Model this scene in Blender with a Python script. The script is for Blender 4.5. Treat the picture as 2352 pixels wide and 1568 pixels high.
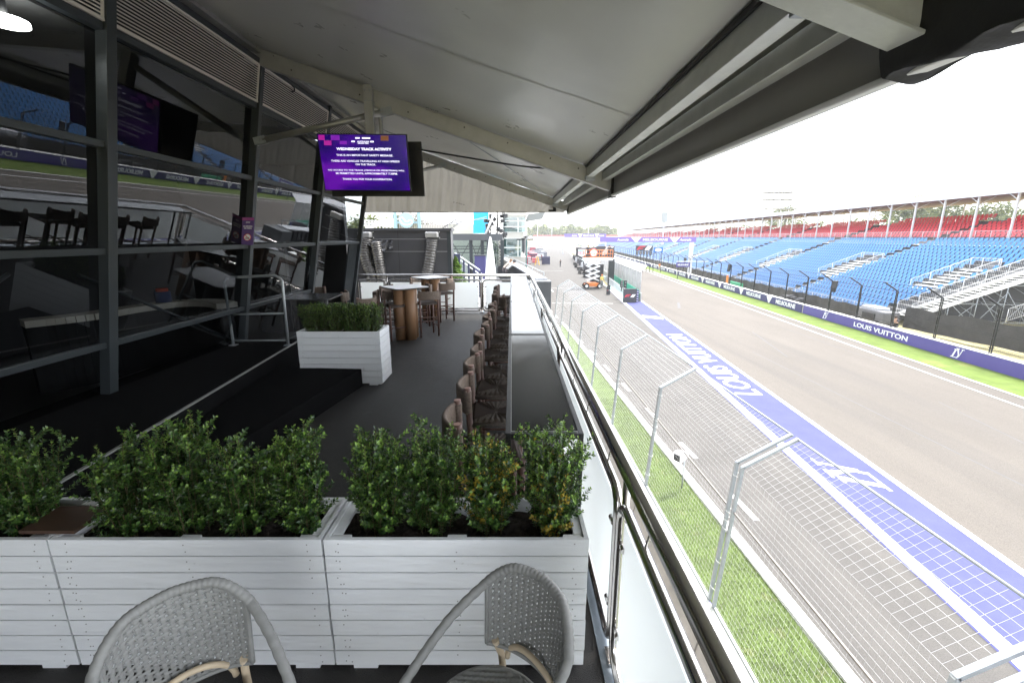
import bpy, bmesh, math, random
from mathutils import Vector, Matrix
R = math.radians
sc = bpy.context.scene
for o in list(bpy.data.objects): bpy.data.objects.remove(o)

# ------------------------------------------------------------ camera, sky, sun, exposure
CZ = 2.1            # eye height above the terrace deck (deck is z = 0)
G = -4.6            # pit lane and track level
F = 1020.0; PITCH = math.atan(239 / F)
cam = bpy.data.cameras.new('camera'); co = bpy.data.objects.new('camera', cam); sc.collection.objects.link(co)
cam.sensor_width = 36; cam.lens = 36 * F / 2352; cam.clip_start = .05; cam.clip_end = 3000
co.location = (0, 0, CZ); co.rotation_euler = (R(90) - PITCH, 0, 0); sc.camera = co
W = bpy.data.worlds.new('World'); sc.world = W; W.use_nodes = True
wn = W.node_tree.nodes; wl = W.node_tree.links
bg = wn['Background']; sky = wn.new('ShaderNodeTexSky'); sky.sky_type = 'NISHITA'; sky.sun_disc = False
SUN_EL, SUN_AZ = R(60), R(52)     # azimuth clockwise from +Y
sky.sun_elevation = SUN_EL; sky.sun_rotation = SUN_AZ
sky.air_density = 1.0; sky.dust_density = 1.5; sky.ozone_density = 1.0
hs = wn.new('ShaderNodeHueSaturation'); hs.inputs['Saturation'].default_value = .3
wl.new(sky.outputs[0], hs.inputs['Color']); wl.new(hs.outputs[0], bg.inputs[0]); bg.inputs[1].default_value = .15
sl = bpy.data.lights.new('sun', 'SUN'); sl.energy = 1.4; sl.angle = R(14); sl.color = (1, .96, .9)
so = bpy.data.objects.new('sun', sl); sc.collection.objects.link(so)
sd = Vector((math.sin(SUN_AZ) * math.cos(SUN_EL), math.cos(SUN_AZ) * math.cos(SUN_EL), math.sin(SUN_EL)))
so.rotation_euler = sd.to_track_quat('Z', 'Y').to_euler(); so.location = sd * 50
sc.view_settings.view_transform = 'Standard'; sc.view_settings.look = 'None'
sc.view_settings.exposure = 2.6; sc.view_settings.gamma = 1
sc.cycles.max_bounces = 8; sc.cycles.diffuse_bounces = 4; sc.cycles.transparent_max_bounces = 12
sc.cycles.use_denoising = True

# ------------------------------------------------------------ helpers
def at(u, v, Y):
    "the point of the plane y = Y seen at (u, v) of the 2352 px wide photograph; used only to read real positions off it"
    a = (u - 1176) / F; b = -(v - 784) / F; S, C = math.sin(PITCH), math.cos(PITCH)
    t = Y / (C + b * S); return Vector((a * t, Y, CZ + (-S + b * C) * t))
TH = R(5.04); TC, TS = math.cos(TH), math.sin(TH)
def TR(s, t, z=G): return Vector((s * TC + t * TS, -s * TS + t * TC, z))     # track frame: s across, t along
SX = Vector((TC, -TS, 0)); TY = Vector((TS, TC, 0)); UP = Vector((0, 0, 1))

_m = {}
def mat(name, col, rough=.6, metal=0, var=.0, vs=5, bump=0, bs=40, spec=.5, emit=0, stretch=None, trans=0, detail=5, wear=None, grain=None, streak=None):
    if name in _m: return _m[name]
    m = bpy.data.materials.new(name); m.use_nodes = True; n = m.node_tree.nodes; l = m.node_tree.links; p = n['Principled BSDF']
    c = (*col, 1)
    p.inputs['Base Color'].default_value = c; p.inputs['Roughness'].default_value = rough; p.inputs['Metallic'].default_value = metal
    p.inputs['Specular IOR Level'].default_value = spec
    if var or bump or wear or grain:
        tc = n.new('ShaderNodeTexCoord'); mp = n.new('ShaderNodeMapping'); l.new(tc.outputs['Object'], mp.inputs[0])
        if stretch: mp.inputs['Scale'].default_value = stretch
    if var:
        t = n.new('ShaderNodeTexNoise'); t.inputs['Scale'].default_value = vs; t.inputs['Detail'].default_value = detail; t.inputs['Roughness'].default_value = .65
        l.new(mp.outputs[0], t.inputs['Vector'])
        r = n.new('ShaderNodeValToRGB'); r.color_ramp.elements[0].position = .3; r.color_ramp.elements[1].position = .7
        r.color_ramp.elements[0].color = (*[x * (1 - var) for x in col], 1); r.color_ramp.elements[1].color = (*[min(1, x * (1 + var)) for x in col], 1)
        l.new(t.outputs['Fac'], r.inputs[0]); l.new(r.outputs[0], p.inputs['Base Color'])
        mr = n.new('ShaderNodeMapRange'); mr.inputs['To Min'].default_value = max(0, rough - .08); mr.inputs['To Max'].default_value = min(1, rough + .12)
        l.new(t.outputs['Fac'], mr.inputs[0]); l.new(mr.outputs[0], p.inputs['Roughness'])
    def mixc(fac_out, col2, mode='MIX', amt=1.0):
        mx = n.new('ShaderNodeMixRGB'); mx.blend_type = mode; old = p.inputs['Base Color'].links
        if old: l.new(old[0].from_socket, mx.inputs[1])
        else: mx.inputs[1].default_value = c
        if fac_out is not None: l.new(fac_out, mx.inputs[0])
        else: mx.inputs[0].default_value = amt
        if hasattr(col2, 'links'): l.new(col2, mx.inputs[2])
        else: mx.inputs[2].default_value = (*col2, 1)
        l.new(mx.outputs[0], p.inputs['Base Color'])
    def nz(scale, lo, hi, v0, v1, vec=None, det=6):
        t = n.new('ShaderNodeTexNoise'); t.inputs['Scale'].default_value = scale; t.inputs['Detail'].default_value = det; t.inputs['Roughness'].default_value = .6; l.new(vec or tc.outputs['Object'], t.inputs['Vector'])
        m_ = n.new('ShaderNodeMapRange'); m_.inputs['From Min'].default_value = lo; m_.inputs['From Max'].default_value = hi; m_.inputs['To Min'].default_value = v0; m_.inputs['To Max'].default_value = v1; l.new(t.outputs['Fac'], m_.inputs[0]); return m_.outputs[0]
    if streak:      # (across scale, along scale, lo, hi, colour, amount, angle)
        mp3 = n.new('ShaderNodeMapping'); mp3.inputs['Rotation'].default_value = (0, 0, streak[6]); mp3.inputs['Scale'].default_value = (streak[0], streak[1], 1); l.new(tc.outputs['Object'], mp3.inputs[0]); mixc(nz(1, streak[2], streak[3], 0, streak[5], mp3.outputs[0], 8), streak[4])
    if wear: mixc(nz(wear[0], wear[1], wear[1] + .04, 0, wear[3], None, 9), wear[2])
    if grain: g_ = nz(grain[0], .3, .7, 1 - grain[1], 1 + grain[1], None, 3); mixc(None, g_, 'MULTIPLY', 1.0)
    if bump:
        t2 = n.new('ShaderNodeTexNoise'); t2.inputs['Scale'].default_value = bs; t2.inputs['Detail'].default_value = 4; l.new(mp.outputs[0], t2.inputs['Vector'])
        b = n.new('ShaderNodeBump'); b.inputs['Strength'].default_value = bump; b.inputs['Distance'].default_value = .02
        l.new(t2.outputs['Fac'], b.inputs['Height']); l.new(b.outputs[0], p.inputs['Normal'])
    if emit:
        p.inputs['Emission Color'].default_value = c; p.inputs['Emission Strength'].default_value = emit
    if trans:
        tl = n.new('ShaderNodeBsdfTranslucent'); tl.inputs[0].default_value = c; mx = n.new('ShaderNodeMixShader'); mx.inputs[0].default_value = trans
        l.new(p.outputs[0], mx.inputs[1]); l.new(tl.outputs[0], mx.inputs[2]); l.new(mx.outputs[0], n['Material Output'].inputs[0])
    _m[name] = m; return m

def glass(name, tint, refl=.05, ior=1.5, rough=.0):
    m = bpy.data.materials.new(name); m.use_nodes = True; n = m.node_tree.nodes; l = m.node_tree.links; n.remove(n['Principled BSDF'])
    t = n.new('ShaderNodeBsdfTransparent'); t.inputs[0].default_value = (*tint, 1)
    g = n.new('ShaderNodeBsdfGlossy'); g.inputs['Roughness'].default_value = rough; g.inputs[0].default_value = (.95, .97, 1, 1)
    fr = n.new('ShaderNodeFresnel'); fr.inputs[0].default_value = ior; ad = n.new('ShaderNodeMath'); ad.operation = 'ADD'; ad.inputs[1].default_value = refl; ad.use_clamp = True
    l.new(fr.outputs[0], ad.inputs[0]); mx = n.new('ShaderNodeMixShader'); l.new(ad.outputs[0], mx.inputs[0]); l.new(t.outputs[0], mx.inputs[1]); l.new(g.outputs[0], mx.inputs[2])
    l.new(mx.outputs[0], n['Material Output'].inputs[0]); return m

class MB:
    def __init__(s): s.v = []; s.f = []; s.m = []; s.s = []
    def face(s, idx, mi=0, sm=False): s.f.append(idx); s.m.append(mi); s.s.append(sm)
    def quad(s, a, b, c, d, mi=0): s.poly([a, b, c, d], mi); return s
    def poly(s, pts, mi=0):
        n = len(s.v); s.v += [tuple(p) for p in pts]; s.face(list(range(n, n + len(pts))), mi); return s
    def box(s, x0, y0, z0, x1, y1, z1, mi=0):
        return s.obox(Vector(((x0 + x1) / 2, (y0 + y1) / 2, (z0 + z1) / 2)), Vector((abs(x1 - x0) / 2, 0, 0)), Vector((0, abs(y1 - y0) / 2, 0)), Vector((0, 0, abs(z1 - z0) / 2)), mi)
    def obox(s, c, a, b, d, mi=0):
        c, a, b, d = Vector(c), Vector(a), Vector(b), Vector(d)
        if a.cross(b).dot(d) < 0: a = -a
        n = len(s.v)
        for k in (-1, 1):
            for i, j in ((-1, -1), (1, -1), (1, 1), (-1, 1)): s.v.append(tuple(c + a * i + b * j + d * k))
        for q in ((3, 2, 1, 0), (4, 5, 6, 7), (0, 1, 5, 4), (1, 2, 6, 5), (2, 3, 7, 6), (3, 0, 4, 7)): s.face([n + i for i in q], mi)
        return s
    def bar(s, p, q, w, h, up=(0, 0, 1), mi=0):
        p, q = Vector(p), Vector(q); d = q - p; u = Vector(up); a = d.cross(u)
        if a.length < 1e-6: a = d.cross(Vector((1, 0, 0)))
        a.normalize(); u = a.cross(d).normalized()
        return s.obox((p + q) / 2, a * w / 2, d / 2, u * h / 2, mi)
    def tube(s, pts, r, n=8, cap=True, mi=0, closed=False):
        pts = [Vector(p) for p in pts]; k = len(pts); rr = r if isinstance(r, (list, tuple)) else [r] * k
        t0 = (pts[1] - pts[0]).normalized(); a = t0.orthogonal().normalized(); base = len(s.v)
        for i, p in enumerate(pts):
            if closed: t = (pts[(i + 1) % k] - pts[i - 1]).normalized()
            else: t = (pts[min(i + 1, k - 1)] - pts[max(i - 1, 0)]).normalized()
            a = (a - t * a.dot(t)).normalized(); b = t.cross(a)
            for j in range(n):
                an = 2 * math.pi * j / n; s.v.append(tuple(p + (a * math.cos(an) + b * math.sin(an)) * rr[i]))
        for i in range(k if closed else k - 1):
            for j in range(n):
                A = base + i * n + j; B = base + i * n + (j + 1) % n; i2 = (i + 1) % k
                s.face([A, B, base + i2 * n + (j + 1) % n, base + i2 * n + j], mi, True)
        if cap and not closed:
            s.face([base + j for j in range(n)][::-1], mi); s.face([base + (k - 1) * n + j for j in range(n)], mi)
        return s
    def grid(s, fn, nu, nv, mi=0, sm=True, flip=False):
        n = len(s.v)
        for i in range(nu + 1):
            for j in range(nv + 1): s.v.append(tuple(fn(i / nu, j / nv)))
        for i in range(nu):
            for j in range(nv):
                q = [n + i * (nv + 1) + j, n + (i + 1) * (nv + 1) + j, n + (i + 1) * (nv + 1) + j + 1, n + i * (nv + 1) + j + 1]
                s.face(q[::-1] if flip else q, mi, sm)
        return s
    def prism(s, poly, o, x, y, z, mi=0):
        "2D outline (x, y axes at o) extruded by vector z"
        o, x, y, z = Vector(o), Vector(x), Vector(y), Vector(z); a = [o + x * p[0] + y * p[1] for p in poly]; b = [p + z for p in a]; k = len(a)
        ar = sum(poly[i][0] * poly[(i + 1) % k][1] - poly[(i + 1) % k][0] * poly[i][1] for i in range(k))
        if (x.cross(y).dot(z) > 0) == (ar > 0): a2, b2 = a, b
        else: a2, b2 = a[::-1], b[::-1]
        n = len(s.v); s.v += [tuple(p) for p in a2 + b2]
        s.face([n + i for i in range(k)][::-1], mi); s.face([n + k + i for i in range(k)], mi)
        for i in range(k): s.face([n + i, n + (i + 1) % k, n + k + (i + 1) % k, n + k + i], mi)
        return s
    def sphere(s, c, r, nu=12, nv=8, mi=0):
        c = Vector(c); rx = r if isinstance(r, (tuple, list)) else (r, r, r)
        return s.grid(lambda a, b: c + Vector((rx[0] * math.cos(a * 2 * math.pi) * math.sin(b * math.pi), rx[1] * math.sin(a * 2 * math.pi) * math.sin(b * math.pi), -rx[2] * math.cos(b * math.pi))), nu, nv, mi)
    def build(s, name, m, parent=None, bevel=0, seg=2, weld=False):
        me = bpy.data.meshes.new(name); o = bpy.data.objects.new(name, me); sc.collection.objects.link(o)
        off = Vector((0, 0, 0)); p = parent
        while p is not None: off += p.location; p = p.parent
        me.from_pydata([(v[0] - off.x, v[1] - off.y, v[2] - off.z) for v in s.v], [], s.f)
        for q in (m if isinstance(m, (list, tuple)) else [m]): me.materials.append(q)
        me.polygons.foreach_set('material_index', s.m); me.polygons.foreach_set('use_smooth', s.s)
        me.validate(); me.update()
        if weld:
            bm = bmesh.new(); bm.from_mesh(me); bmesh.ops.remove_doubles(bm, verts=bm.verts, dist=1e-5); bm.to_mesh(me); bm.free()
        if parent is not None: o.parent = parent
        if bevel:
            b = o.modifiers.new('bevel', 'BEVEL'); b.width = bevel; b.segments = seg; b.limit_method = 'ANGLE'; b.angle_limit = R(50)
        return o
def tag(o, label=None, cat=None, group=None, kind=None):
    if label: o['label'] = label
    if cat: o['category'] = cat
    if group: o['group'] = group
    if kind: o['kind'] = kind
    return o
def thing(name, label, cat, loc=(0, 0, 0), group=None):
    o = bpy.data.objects.new(name, None); sc.collection.objects.link(o); o.location = loc; o.empty_display_size = .2; return tag(o, label, cat, group)
def struct(name, mb, m, **k): return tag(mb.build(name, m, **k), kind='structure')
def kids(o): return [c for c in bpy.data.objects if c.parent == o]
def copy_tree(o, tree, parent=None):
    c = o.copy(); sc.collection.objects.link(c)
    if parent is not None: c.parent = parent
    for ch in tree.get(o.name, []): copy_tree(ch, tree, c)
    return c
def tree_of(root):
    t = {}
    def rec(o):
        t[o.name] = kids(o)
        for c in t[o.name]: rec(c)
    rec(root); return t
def place(proto, tree, loc, rz, label, group, first):
    o = proto if first else copy_tree(proto, tree)
    o.location = loc; o.rotation_euler = (0, 0, rz); tag(o, label, None, group); return o
def text(body, m, parent, o, x, y, height=None, width=None, bold=0., thick=.004, name='lettering', align='CENTER', italic=0, maxw=None, spacing=1.0):
    "flat lettering standing 'thick' proud; o = centre of the text, x/y = unit directions"
    cu = bpy.data.curves.new('t', 'FONT'); cu.body = body; cu.align_x = align; cu.align_y = 'CENTER'; cu.offset = bold; cu.extrude = .01; cu.shear = italic; cu.space_character = spacing; cu.resolution_u = 3
    ob = bpy.data.objects.new('t', cu); sc.collection.objects.link(ob); dg = bpy.context.evaluated_depsgraph_get(); dg.update()
    me = bpy.data.meshes.new_from_object(ob.evaluated_get(dg)); bpy.data.objects.remove(ob)
    vs = [v.co.copy() for v in me.vertices]; X0, X1 = min(v.x for v in vs), max(v.x for v in vs); Y0, Y1 = min(v.y for v in vs), max(v.y for v in vs)
    ky = (height / (Y1 - Y0)) if height else None; kx = (width / (X1 - X0)) if width else ky
    if ky is None: ky = kx
    if maxw and kx * (X1 - X0) > maxw: kx = maxw / (X1 - X0)
    x, y = Vector(x), Vector(y); z = x.cross(y).normalized(); o = Vector(o); cx_, cy_ = (X0 + X1) / 2, (Y0 + Y1) / 2
    mb = MB(); mb.v = [tuple(o + x * ((v.x - cx_) * kx) + y * ((v.y - cy_) * ky) + z * (thick if v.z > 0 else -.001)) for v in vs]
    for p in me.polygons: mb.face(list(p.vertices))
    bpy.data.meshes.remove(me)
    return mb.build(name, m, parent)
def arc(c, a0, a1, r, x, y, n=6):
    c, x, y = Vector(c), Vector(x), Vector(y); return [c + x * (r * math.cos(a0 + (a1 - a0) * i / n)) + y * (r * math.sin(a0 + (a1 - a0) * i / n)) for i in range(n + 1)]
def rloop(o, x, y, w, h, r, n=5):
    "rounded rectangle path from corner o"
    o, x, y = Vector(o), Vector(x), Vector(y); P = math.pi; L = []
    for (cx_, cy_, a) in ((w - r, r, -P / 2), (w - r, h - r, 0), (r, h - r, P / 2), (r, r, P)): L += arc(o + x * cx_ + y * cy_, a, a + P / 2, r, x, y, n)
    return L
def person(name, label, loc, rz, pose, cols, group=None, h=1.75):
    "pose: dict of joint positions for a 1.75 m figure facing +y; cols = shirt, trousers, skin, hair"
    J = dict(hip=(0, 0, .95), waist=(0, .0, 1.08), chest=(0, 0, 1.3), neck=(0, 0, 1.47), head=(0, .02, 1.58), top=(0, .02, 1.70),
             ls=(-.17, 0, 1.41), le=(-.24, 0, 1.14), lw=(-.25, .08, .9), lh=(-.25, .12, .82), rs=(.17, 0, 1.41), re=(.24, 0, 1.14), rw=(.25, .08, .9), rh=(.25, .12, .82),
             lt=(-.09, 0, .9), lk=(-.1, .02, .5), la=(-.1, 0, .09), lf=(-.1, .14, .04), rt=(.09, 0, .9), rk=(.1, .02, .5), ra=(.1, 0, .09), rf=(.1, .14, .04)); J.update(pose)
    E = [('hip', 'waist'), ('waist', 'chest'), ('chest', 'neck'), ('neck', 'head'), ('head', 'top'), ('chest', 'ls'), ('ls', 'le'), ('le', 'lw'), ('lw', 'lh'), ('chest', 'rs'), ('rs', 're'), ('re', 'rw'), ('rw', 'rh'),
         ('hip', 'lt'), ('lt', 'lk'), ('lk', 'la'), ('la', 'lf'), ('hip', 'rt'), ('rt', 'rk'), ('rk', 'ra'), ('ra', 'rf')]
    rad = dict(hip=.14, waist=.125, chest=.15, neck=.055, head=.095, top=.07, ls=.065, rs=.065, le=.045, re=.045, lw=.03, rw=.03, lh=.035, rh=.035, lt=.09, rt=.09, lk=.06, rk=.06, la=.042, ra=.042, lf=.04, rf=.04)
    ks = list(J); me = bpy.data.meshes.new('b'); me.from_pydata([J[k] for k in ks], [(ks.index(a), ks.index(b)) for a, b in E], [])
    ob = bpy.data.objects.new('b', me); sc.collection.objects.link(ob); ob.modifiers.new('s', 'SKIN'); ob.modifiers.new('u', 'SUBSURF').levels = 1
    for i, k in enumerate(ks): me.skin_vertices[0].data[i].radius = (rad[k], rad[k] * (.75 if k in ('hip', 'waist', 'chest') else 1)); me.skin_vertices[0].data[i].use_root = (k == 'hip')
    dg = bpy.context.evaluated_depsgraph_get(); dg.update(); bmsh = bpy.data.meshes.new_from_object(ob.evaluated_get(dg)); bpy.data.objects.remove(ob)
    def near(c, seg):
        a, b = Vector(J[seg[0]]), Vector(J[seg[1]]); d = b - a; t = max(0, min(1, (c - a).dot(d) / d.length_squared)); return (c - a - d * t).length
    grp = [0, 0, 2, 2, 2, 0, 0, 2, 2, 0, 0, 2, 2, 1, 1, 1, 1, 1, 1, 1, 1]
    k = h / 1.75; root = thing(name, label, 'person', loc, group)
    mb = MB(); mb.v = [tuple(Vector(v.co) * k + Vector(loc)) for v in bmsh.vertices]
    for p in bmsh.polygons:
        c = Vector(p.center); i = min(range(len(E)), key=lambda i: near(c, E[i])); mb.face(list(p.vertices), grp[i], True)
    mb.build('body', [cols[0], cols[1], cols[2]], root)
    hm = MB(); t = Vector(J['head']) * k + Vector(loc) + Vector((0, -.012, .05)); hm.sphere(t, (.1 * k, .115 * k, .1 * k)); hm.build('hair', cols[3], root)
    root.rotation_euler = (0, 0, rz); return root

# ------------------------------------------------------------ materials
white_paint = mat('white_paint', (.82, .83, .84), .42, var=.05, vs=2.5, bump=.3, bs=16, stretch=(.35, 1, 2.5), wear=(11, .68, (.55, .54, .52), .5), streak=(.6, 9, .5, .75, (.66, .66, .66), .25, 0))
steel = mat('stainless', (.62, .60, .58), .16, 1, var=.08, vs=3)
alu = mat('aluminium', (.42, .42, .40), .45, .6, var=.12, vs=4, bump=.05, bs=60)
alu_l = mat('light_aluminium', (.62, .63, .60), .42, .3, var=.1, vs=5)
gal = mat('galvanised', (.36, .385, .40), .45, .5, var=.12, vs=14)
frame_g = mat('grey_frame', (.036, .043, .048), .4, .2, var=.1, vs=3)
black = mat('black_plastic', (.008, .008, .009), .45, var=.2, vs=20)
blackm = mat('black_metal', (.02, .02, .022), .4, var=.2, vs=12)
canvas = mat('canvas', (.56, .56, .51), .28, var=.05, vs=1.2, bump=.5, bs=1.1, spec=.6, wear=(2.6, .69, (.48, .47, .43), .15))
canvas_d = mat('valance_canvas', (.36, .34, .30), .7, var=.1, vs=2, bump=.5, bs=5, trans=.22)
rubber = mat('rubber', (.02, .02, .02), .8)
txt_w = mat('white_lettering', (.85, .85, .85), .5)
# ------------------------------------------------------------ ground, pit lane, track
asph = mat('track_asphalt', (.134, .121, .106), .95, spec=.15, var=.10, vs=.35, bump=.5, bs=160, stretch=(1, .25, 1), detail=8, grain=(55, .22), streak=(.55, .012, .5, .75, (.10, .093, .087), .7, R(5)), wear=(.45, .70, (.16, .147, .13), .6))
asph2 = mat('pitlane_asphalt', (.112, .106, .098), .95, spec=.15, var=.12, vs=1.2, bump=.5, bs=150, detail=9, grain=(60, .25), streak=(1.1, .03, .52, .7, (.09, .086, .082), .6, R(2)))
verge = mat('verge_grass', (.125, .175, .045), .95, var=.22, vs=1.2, bump=.6, bs=60, detail=9, wear=(.5, .62, (.2, .2, .07), .5), spec=.1)
grass = mat('grass', (.085, .125, .028), .9, var=.35, vs=2.2, bump=1, bs=90, detail=9, wear=(2.6, .60, (.16, .16, .07), .4), grain=(40, .3))
dry = mat('dry_grass', (.30, .26, .12), .9, var=.3, vs=1.2, bump=.6, bs=60)
blue_p = mat('blue_paint', (.078, .083, .20), .9, spec=.15, var=.09, vs=1.3, bump=.2, bs=120, grain=(60, .10), streak=(2.2, .08, .55, .7, (.10, .10, .20), .6, R(5)), wear=(7, .68, (.12, .115, .13), .5))
line_p = mat('line_paint', (.7, .7, .68), .8, var=.08, vs=3, wear=(6, .63, (.3, .29, .28), .5))
conc = mat('concrete', (.42, .40, .37), .85, var=.15, vs=2.5, bump=.3, bs=50)
struct('ground', MB().quad((-900, -300, G - .06), (900, -300, G - .06), (900, 1500, G - .06), (-900, 1500, G - .06)), dry)
def strip(s0, s1, t0, t1, z): return MB().quad(TR(s0, t0, z), TR(s1, t0, z), TR(s1, t1, z), TR(s0, t1, z))
def strips(L, z):
    m = MB()
    for (s0, s1, t0, t1) in L: m.quad(TR(s0, t0, z), TR(s1, t0, z), TR(s1, t1, z), TR(s0, t1, z))
    return m
struct('pit_lane', strip(-14, 7.6, -20, 420, G + .004), asph2)
struct('track', strip(9.75, 20.1, -20, 420, G + .008), asph)
struct('painted_blue_strip', strip(7.5, 9.8, -20, 60, G + .012), blue_p)
struct('grass_verge', strip(20.3, 22.75, -20, 420, G + .016), verge)
struct('far_grass', strip(23.3, 90, -20, 420, G - .02), dry)
wl_ = strips([(7.55, 7.85, -10, 400), (9.66, 9.84, -10, 400), (19.02, 19.12, -10, 400), (20.14, 20.28, -10, 400)], G + .02)
struct('white_track_lines', wl_, line_p)
pl = MB()
for x0, y0, x1, y1 in ((.6, 135, 3.9, 55), (2.4, 135, 5.2, 56)):
    pl.quad((x0 - .07, y0, G + .02), (x1 - .07, y1, G + .02), (x1 + .07, y1, G + .02), (x0 + .07, y0, G + .02))
for k in range(12):                                        # dashes of the pit exit lane
    y = 9.5 + k * 3.1; x = 5.95 - .075 * (y - 9.5) * .98
    pl.quad((x - .08, y, G + .02), (x + .06, y, G + .02), (x - .01, y + 1.1, G + .02), (x - .15, y + 1.1, G + .02))
for y in (46, 60, 92): pl.quad((4.2, y, G + .02), (10.5, y - .3, G + .02), (10.5, y - .16, G + .02), (4.2, y + .14, G + .02))
struct('pit_lane_lines', pl, line_p)
# grass strip below the terrace, with its white kerb
def kx(y): return 5.12 - .04 * (y - 5.5)
struct('grass_strip', MB().quad((2.6, -8, G + .03), (kx(-8), -8, G + .03), (kx(34), 34, G + .03), (2.6, 34, G + .03)), grass)
kb = MB(); kb.prism([(0, 0), (.22, 0), (.22, .09), (0, .09)], (kx(-8), -8, G), (1, 0, 0), (0, 0, 1), (kx(34) - kx(-8), 42, 0)); struct('white_kerb', kb, mat('kerb_white', (.75, .74, .7), .8, var=.1, vs=6))
gt = MB(); rnd = random.Random(5)
for i in range(26000):
    y = 3.8 + 14 * rnd.random() ** 1.6; x = 3.1 + (kx(y) - 3.12) * rnd.random(); a = rnd.random() * 6.28; hgt = .03 + .045 * rnd.random(); lx, ly = (rnd.random() - .5) * .05, (rnd.random() - .5) * .05
    n = len(gt.v); gt.v += [(x - .004 * math.cos(a), y - .004 * math.sin(a), G + .03), (x + .004 * math.cos(a), y + .004 * math.sin(a), G + .03), (x + lx, y + ly, G + .03 + hgt)]; gt.face([n, n + 1, n + 2], i % 2)
tag(gt.build('grass_blades', [mat('blade_a', (.11, .17, .035), .7), mat('blade_b', (.17, .20, .07), .7)]), 'short green grass growing in the strip behind the pit lane fence', 'grass', kind='stuff')
# painted lettering on the blue strip
sg = thing('painted_lettering', 'white brand lettering and monograms painted on the blue strip', 'road marking', TR(8.7, 25, G + .02))
text('LOUIS VUITTON', line_p, sg, TR(8.72, 25.4, G + .017), TY, -SX, height=1.15, width=12.4, bold=.012, thick=.004)
def monogram(parent, o, x, y, k, m, th=.004):
    "slanted L crossed by a V with serifs"
    z = Vector(x).cross(Vector(y)).normalized() * th; mb = MB(); o = Vector(o)
    cnt = [0]
    def pr(p): cnt[0] += 1; mb.prism([(a * k, b * k) for a, b in p], o, x, y, z * (1 + .12 * cnt[0]))
    pr([(-.62, -.5), (-.44, -.5), (-.12, .36), (-.30, .36)]); pr([(-.42, .30), (.02, .30), (.02, .37), (-.42, .37)]); pr([(-.72, -.5), (.1, -.5), (.16, -.22), (.09, -.22), (0, -.43), (-.72, -.43)])
    pr([(-.12, .5), (.08, .5), (.26, -.34), (.16, -.34)]); pr([(.5, .5), (.58, .5), (.24, -.34), (.17, -.34)]); pr([(-.22, .44), (.18, .44), (.18, .5), (-.22, .5)]); pr([(.38, .44), (.72, .44), (.72, .5), (.38, .5)])
    return mb.build('monogram', m, parent)
monogram(sg, TR(8.72, 12.5, G + .017), TY, -SX, 1.2, line_p); monogram(sg, TR(8.72, 38.6, G + .017), TY, -SX, 1.4, line_p)
# tyre marks and patches
tm = MB()
for s0, t0, s1, t1, w in ((13.2, 11, 12.1, 27, .05), (15.6, 13, 16.2, 19, .045), (13.6, 26, 14.6, 33, .06), (12.3, 44, 13.3, 48, .25), (18.2, 25, 17.5, 35, .04)):
    a, b = TR(s0, t0, G + .013), TR(s1, t1, G + .013); tm.quad(a, a + SX * w, b + SX * w, b)
struct('tyre_marks', tm, mat('tyre_mark', (.10, .098, .10), .8, var=.2, vs=3))

# ------------------------------------------------------------ far side wall with banners
purple = mat('purple_banner', (.085, .065, .26), .55, var=.06, vs=1)
navy = mat('navy_banner', (.05, .045, .15), .55, var=.06, vs=1)
bw = thing('track_wall', 'long concrete wall beside the far grass verge carrying purple and navy banners', 'wall', TR(22.9, 40))
w = MB(); w.obox(TR(23.05, 190, G + .36), SX * .25, TY * 230, UP * .38); w.build('barrier', conc, bw)
w = MB(); w.obox(TR(22.78, 11, G + .38), SX * .015, TY * 31, UP * .375); w.build('banner', purple, bw)
w = MB(); w.obox(TR(22.78, 230, G + .38), SX * .015, TY * 187.8, UP * .375); w.build('banner', navy, bw)
nx = -TY; fz = Vector((0, 0, 1))           # seen from the terrace the words run towards the camera
for tt in (47.9, ): pass
cap = MB(); cap.obox(TR(22.95, 190, G + .76), SX * .2, TY * 230, UP * .015); cap.build('capping', line_p, bw)
tris = [48.5 + 7.08 * i for i in range(14)]
tw = MB()
for t in tris:
    c = TR(22.762, t, G + .39); tw.prism([(-.62, .33), (.62, .33), (.12, -.36), (-.12, -.36)], c, nx, UP, -SX * .006)
tw.build('white_wedge', txt_w, bw)
for t in tris[:9]: text('MELBOURNE', txt_w, bw, TR(22.764, t - 3.3, G + .38), nx, UP, height=.42, width=3.7, bold=.03)
text('LOUIS VUITTON', txt_w, bw, TR(22.764, 32.4, G + .36), nx, UP, height=.34, width=5.2, bold=.02)
for t in (38.6, 26.2, 14): monogram(bw, TR(22.764, t, G + .38), nx, UP, .55, txt_w)
# debris fence on that wall
df = thing('debris_fence', 'tall black debris fence with inward leaning post tops behind the bannered wall', 'fence', TR(23, 40))
post_t = [14.05 + 3.52 * i for i in range(62)]
for i, t in enumerate(post_t):
    p = MB()
    for dt in ((-.06, .06) if t < 90 else (0,)):
        p.tube([TR(22.95, t + dt, -3.9), TR(22.95, t + dt, -1.38), TR(22.05, t + dt, -.80)], .035 if t < 90 else .05, 5)
    if t < 60:
        for z in (-3.5, -3.0, -2.5, -2.0, -1.5): p.obox(TR(22.95, t, z), SX * .05, TY * .12, UP * .02)
    p.build('post', blackm, df)
for lvl, (s, z, r) in enumerate(((22.05, -.8, .012), (22.5, -1.09, .008), (22.95, -1.4, .012), (22.95, -2.1, .01), (22.95, -2.8, .012), (22.95, -3.5, .01))):
    MB().tube([TR(s, 10, z), TR(s, 231, z)], r, 4).build('cable', blackm, df)
ms = MB()
for k in range(26):
    z = -3.85 + k * .1; ms.obox(TR(22.95, 60, z), SX * .002, TY * 45, UP * .0022)
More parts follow.
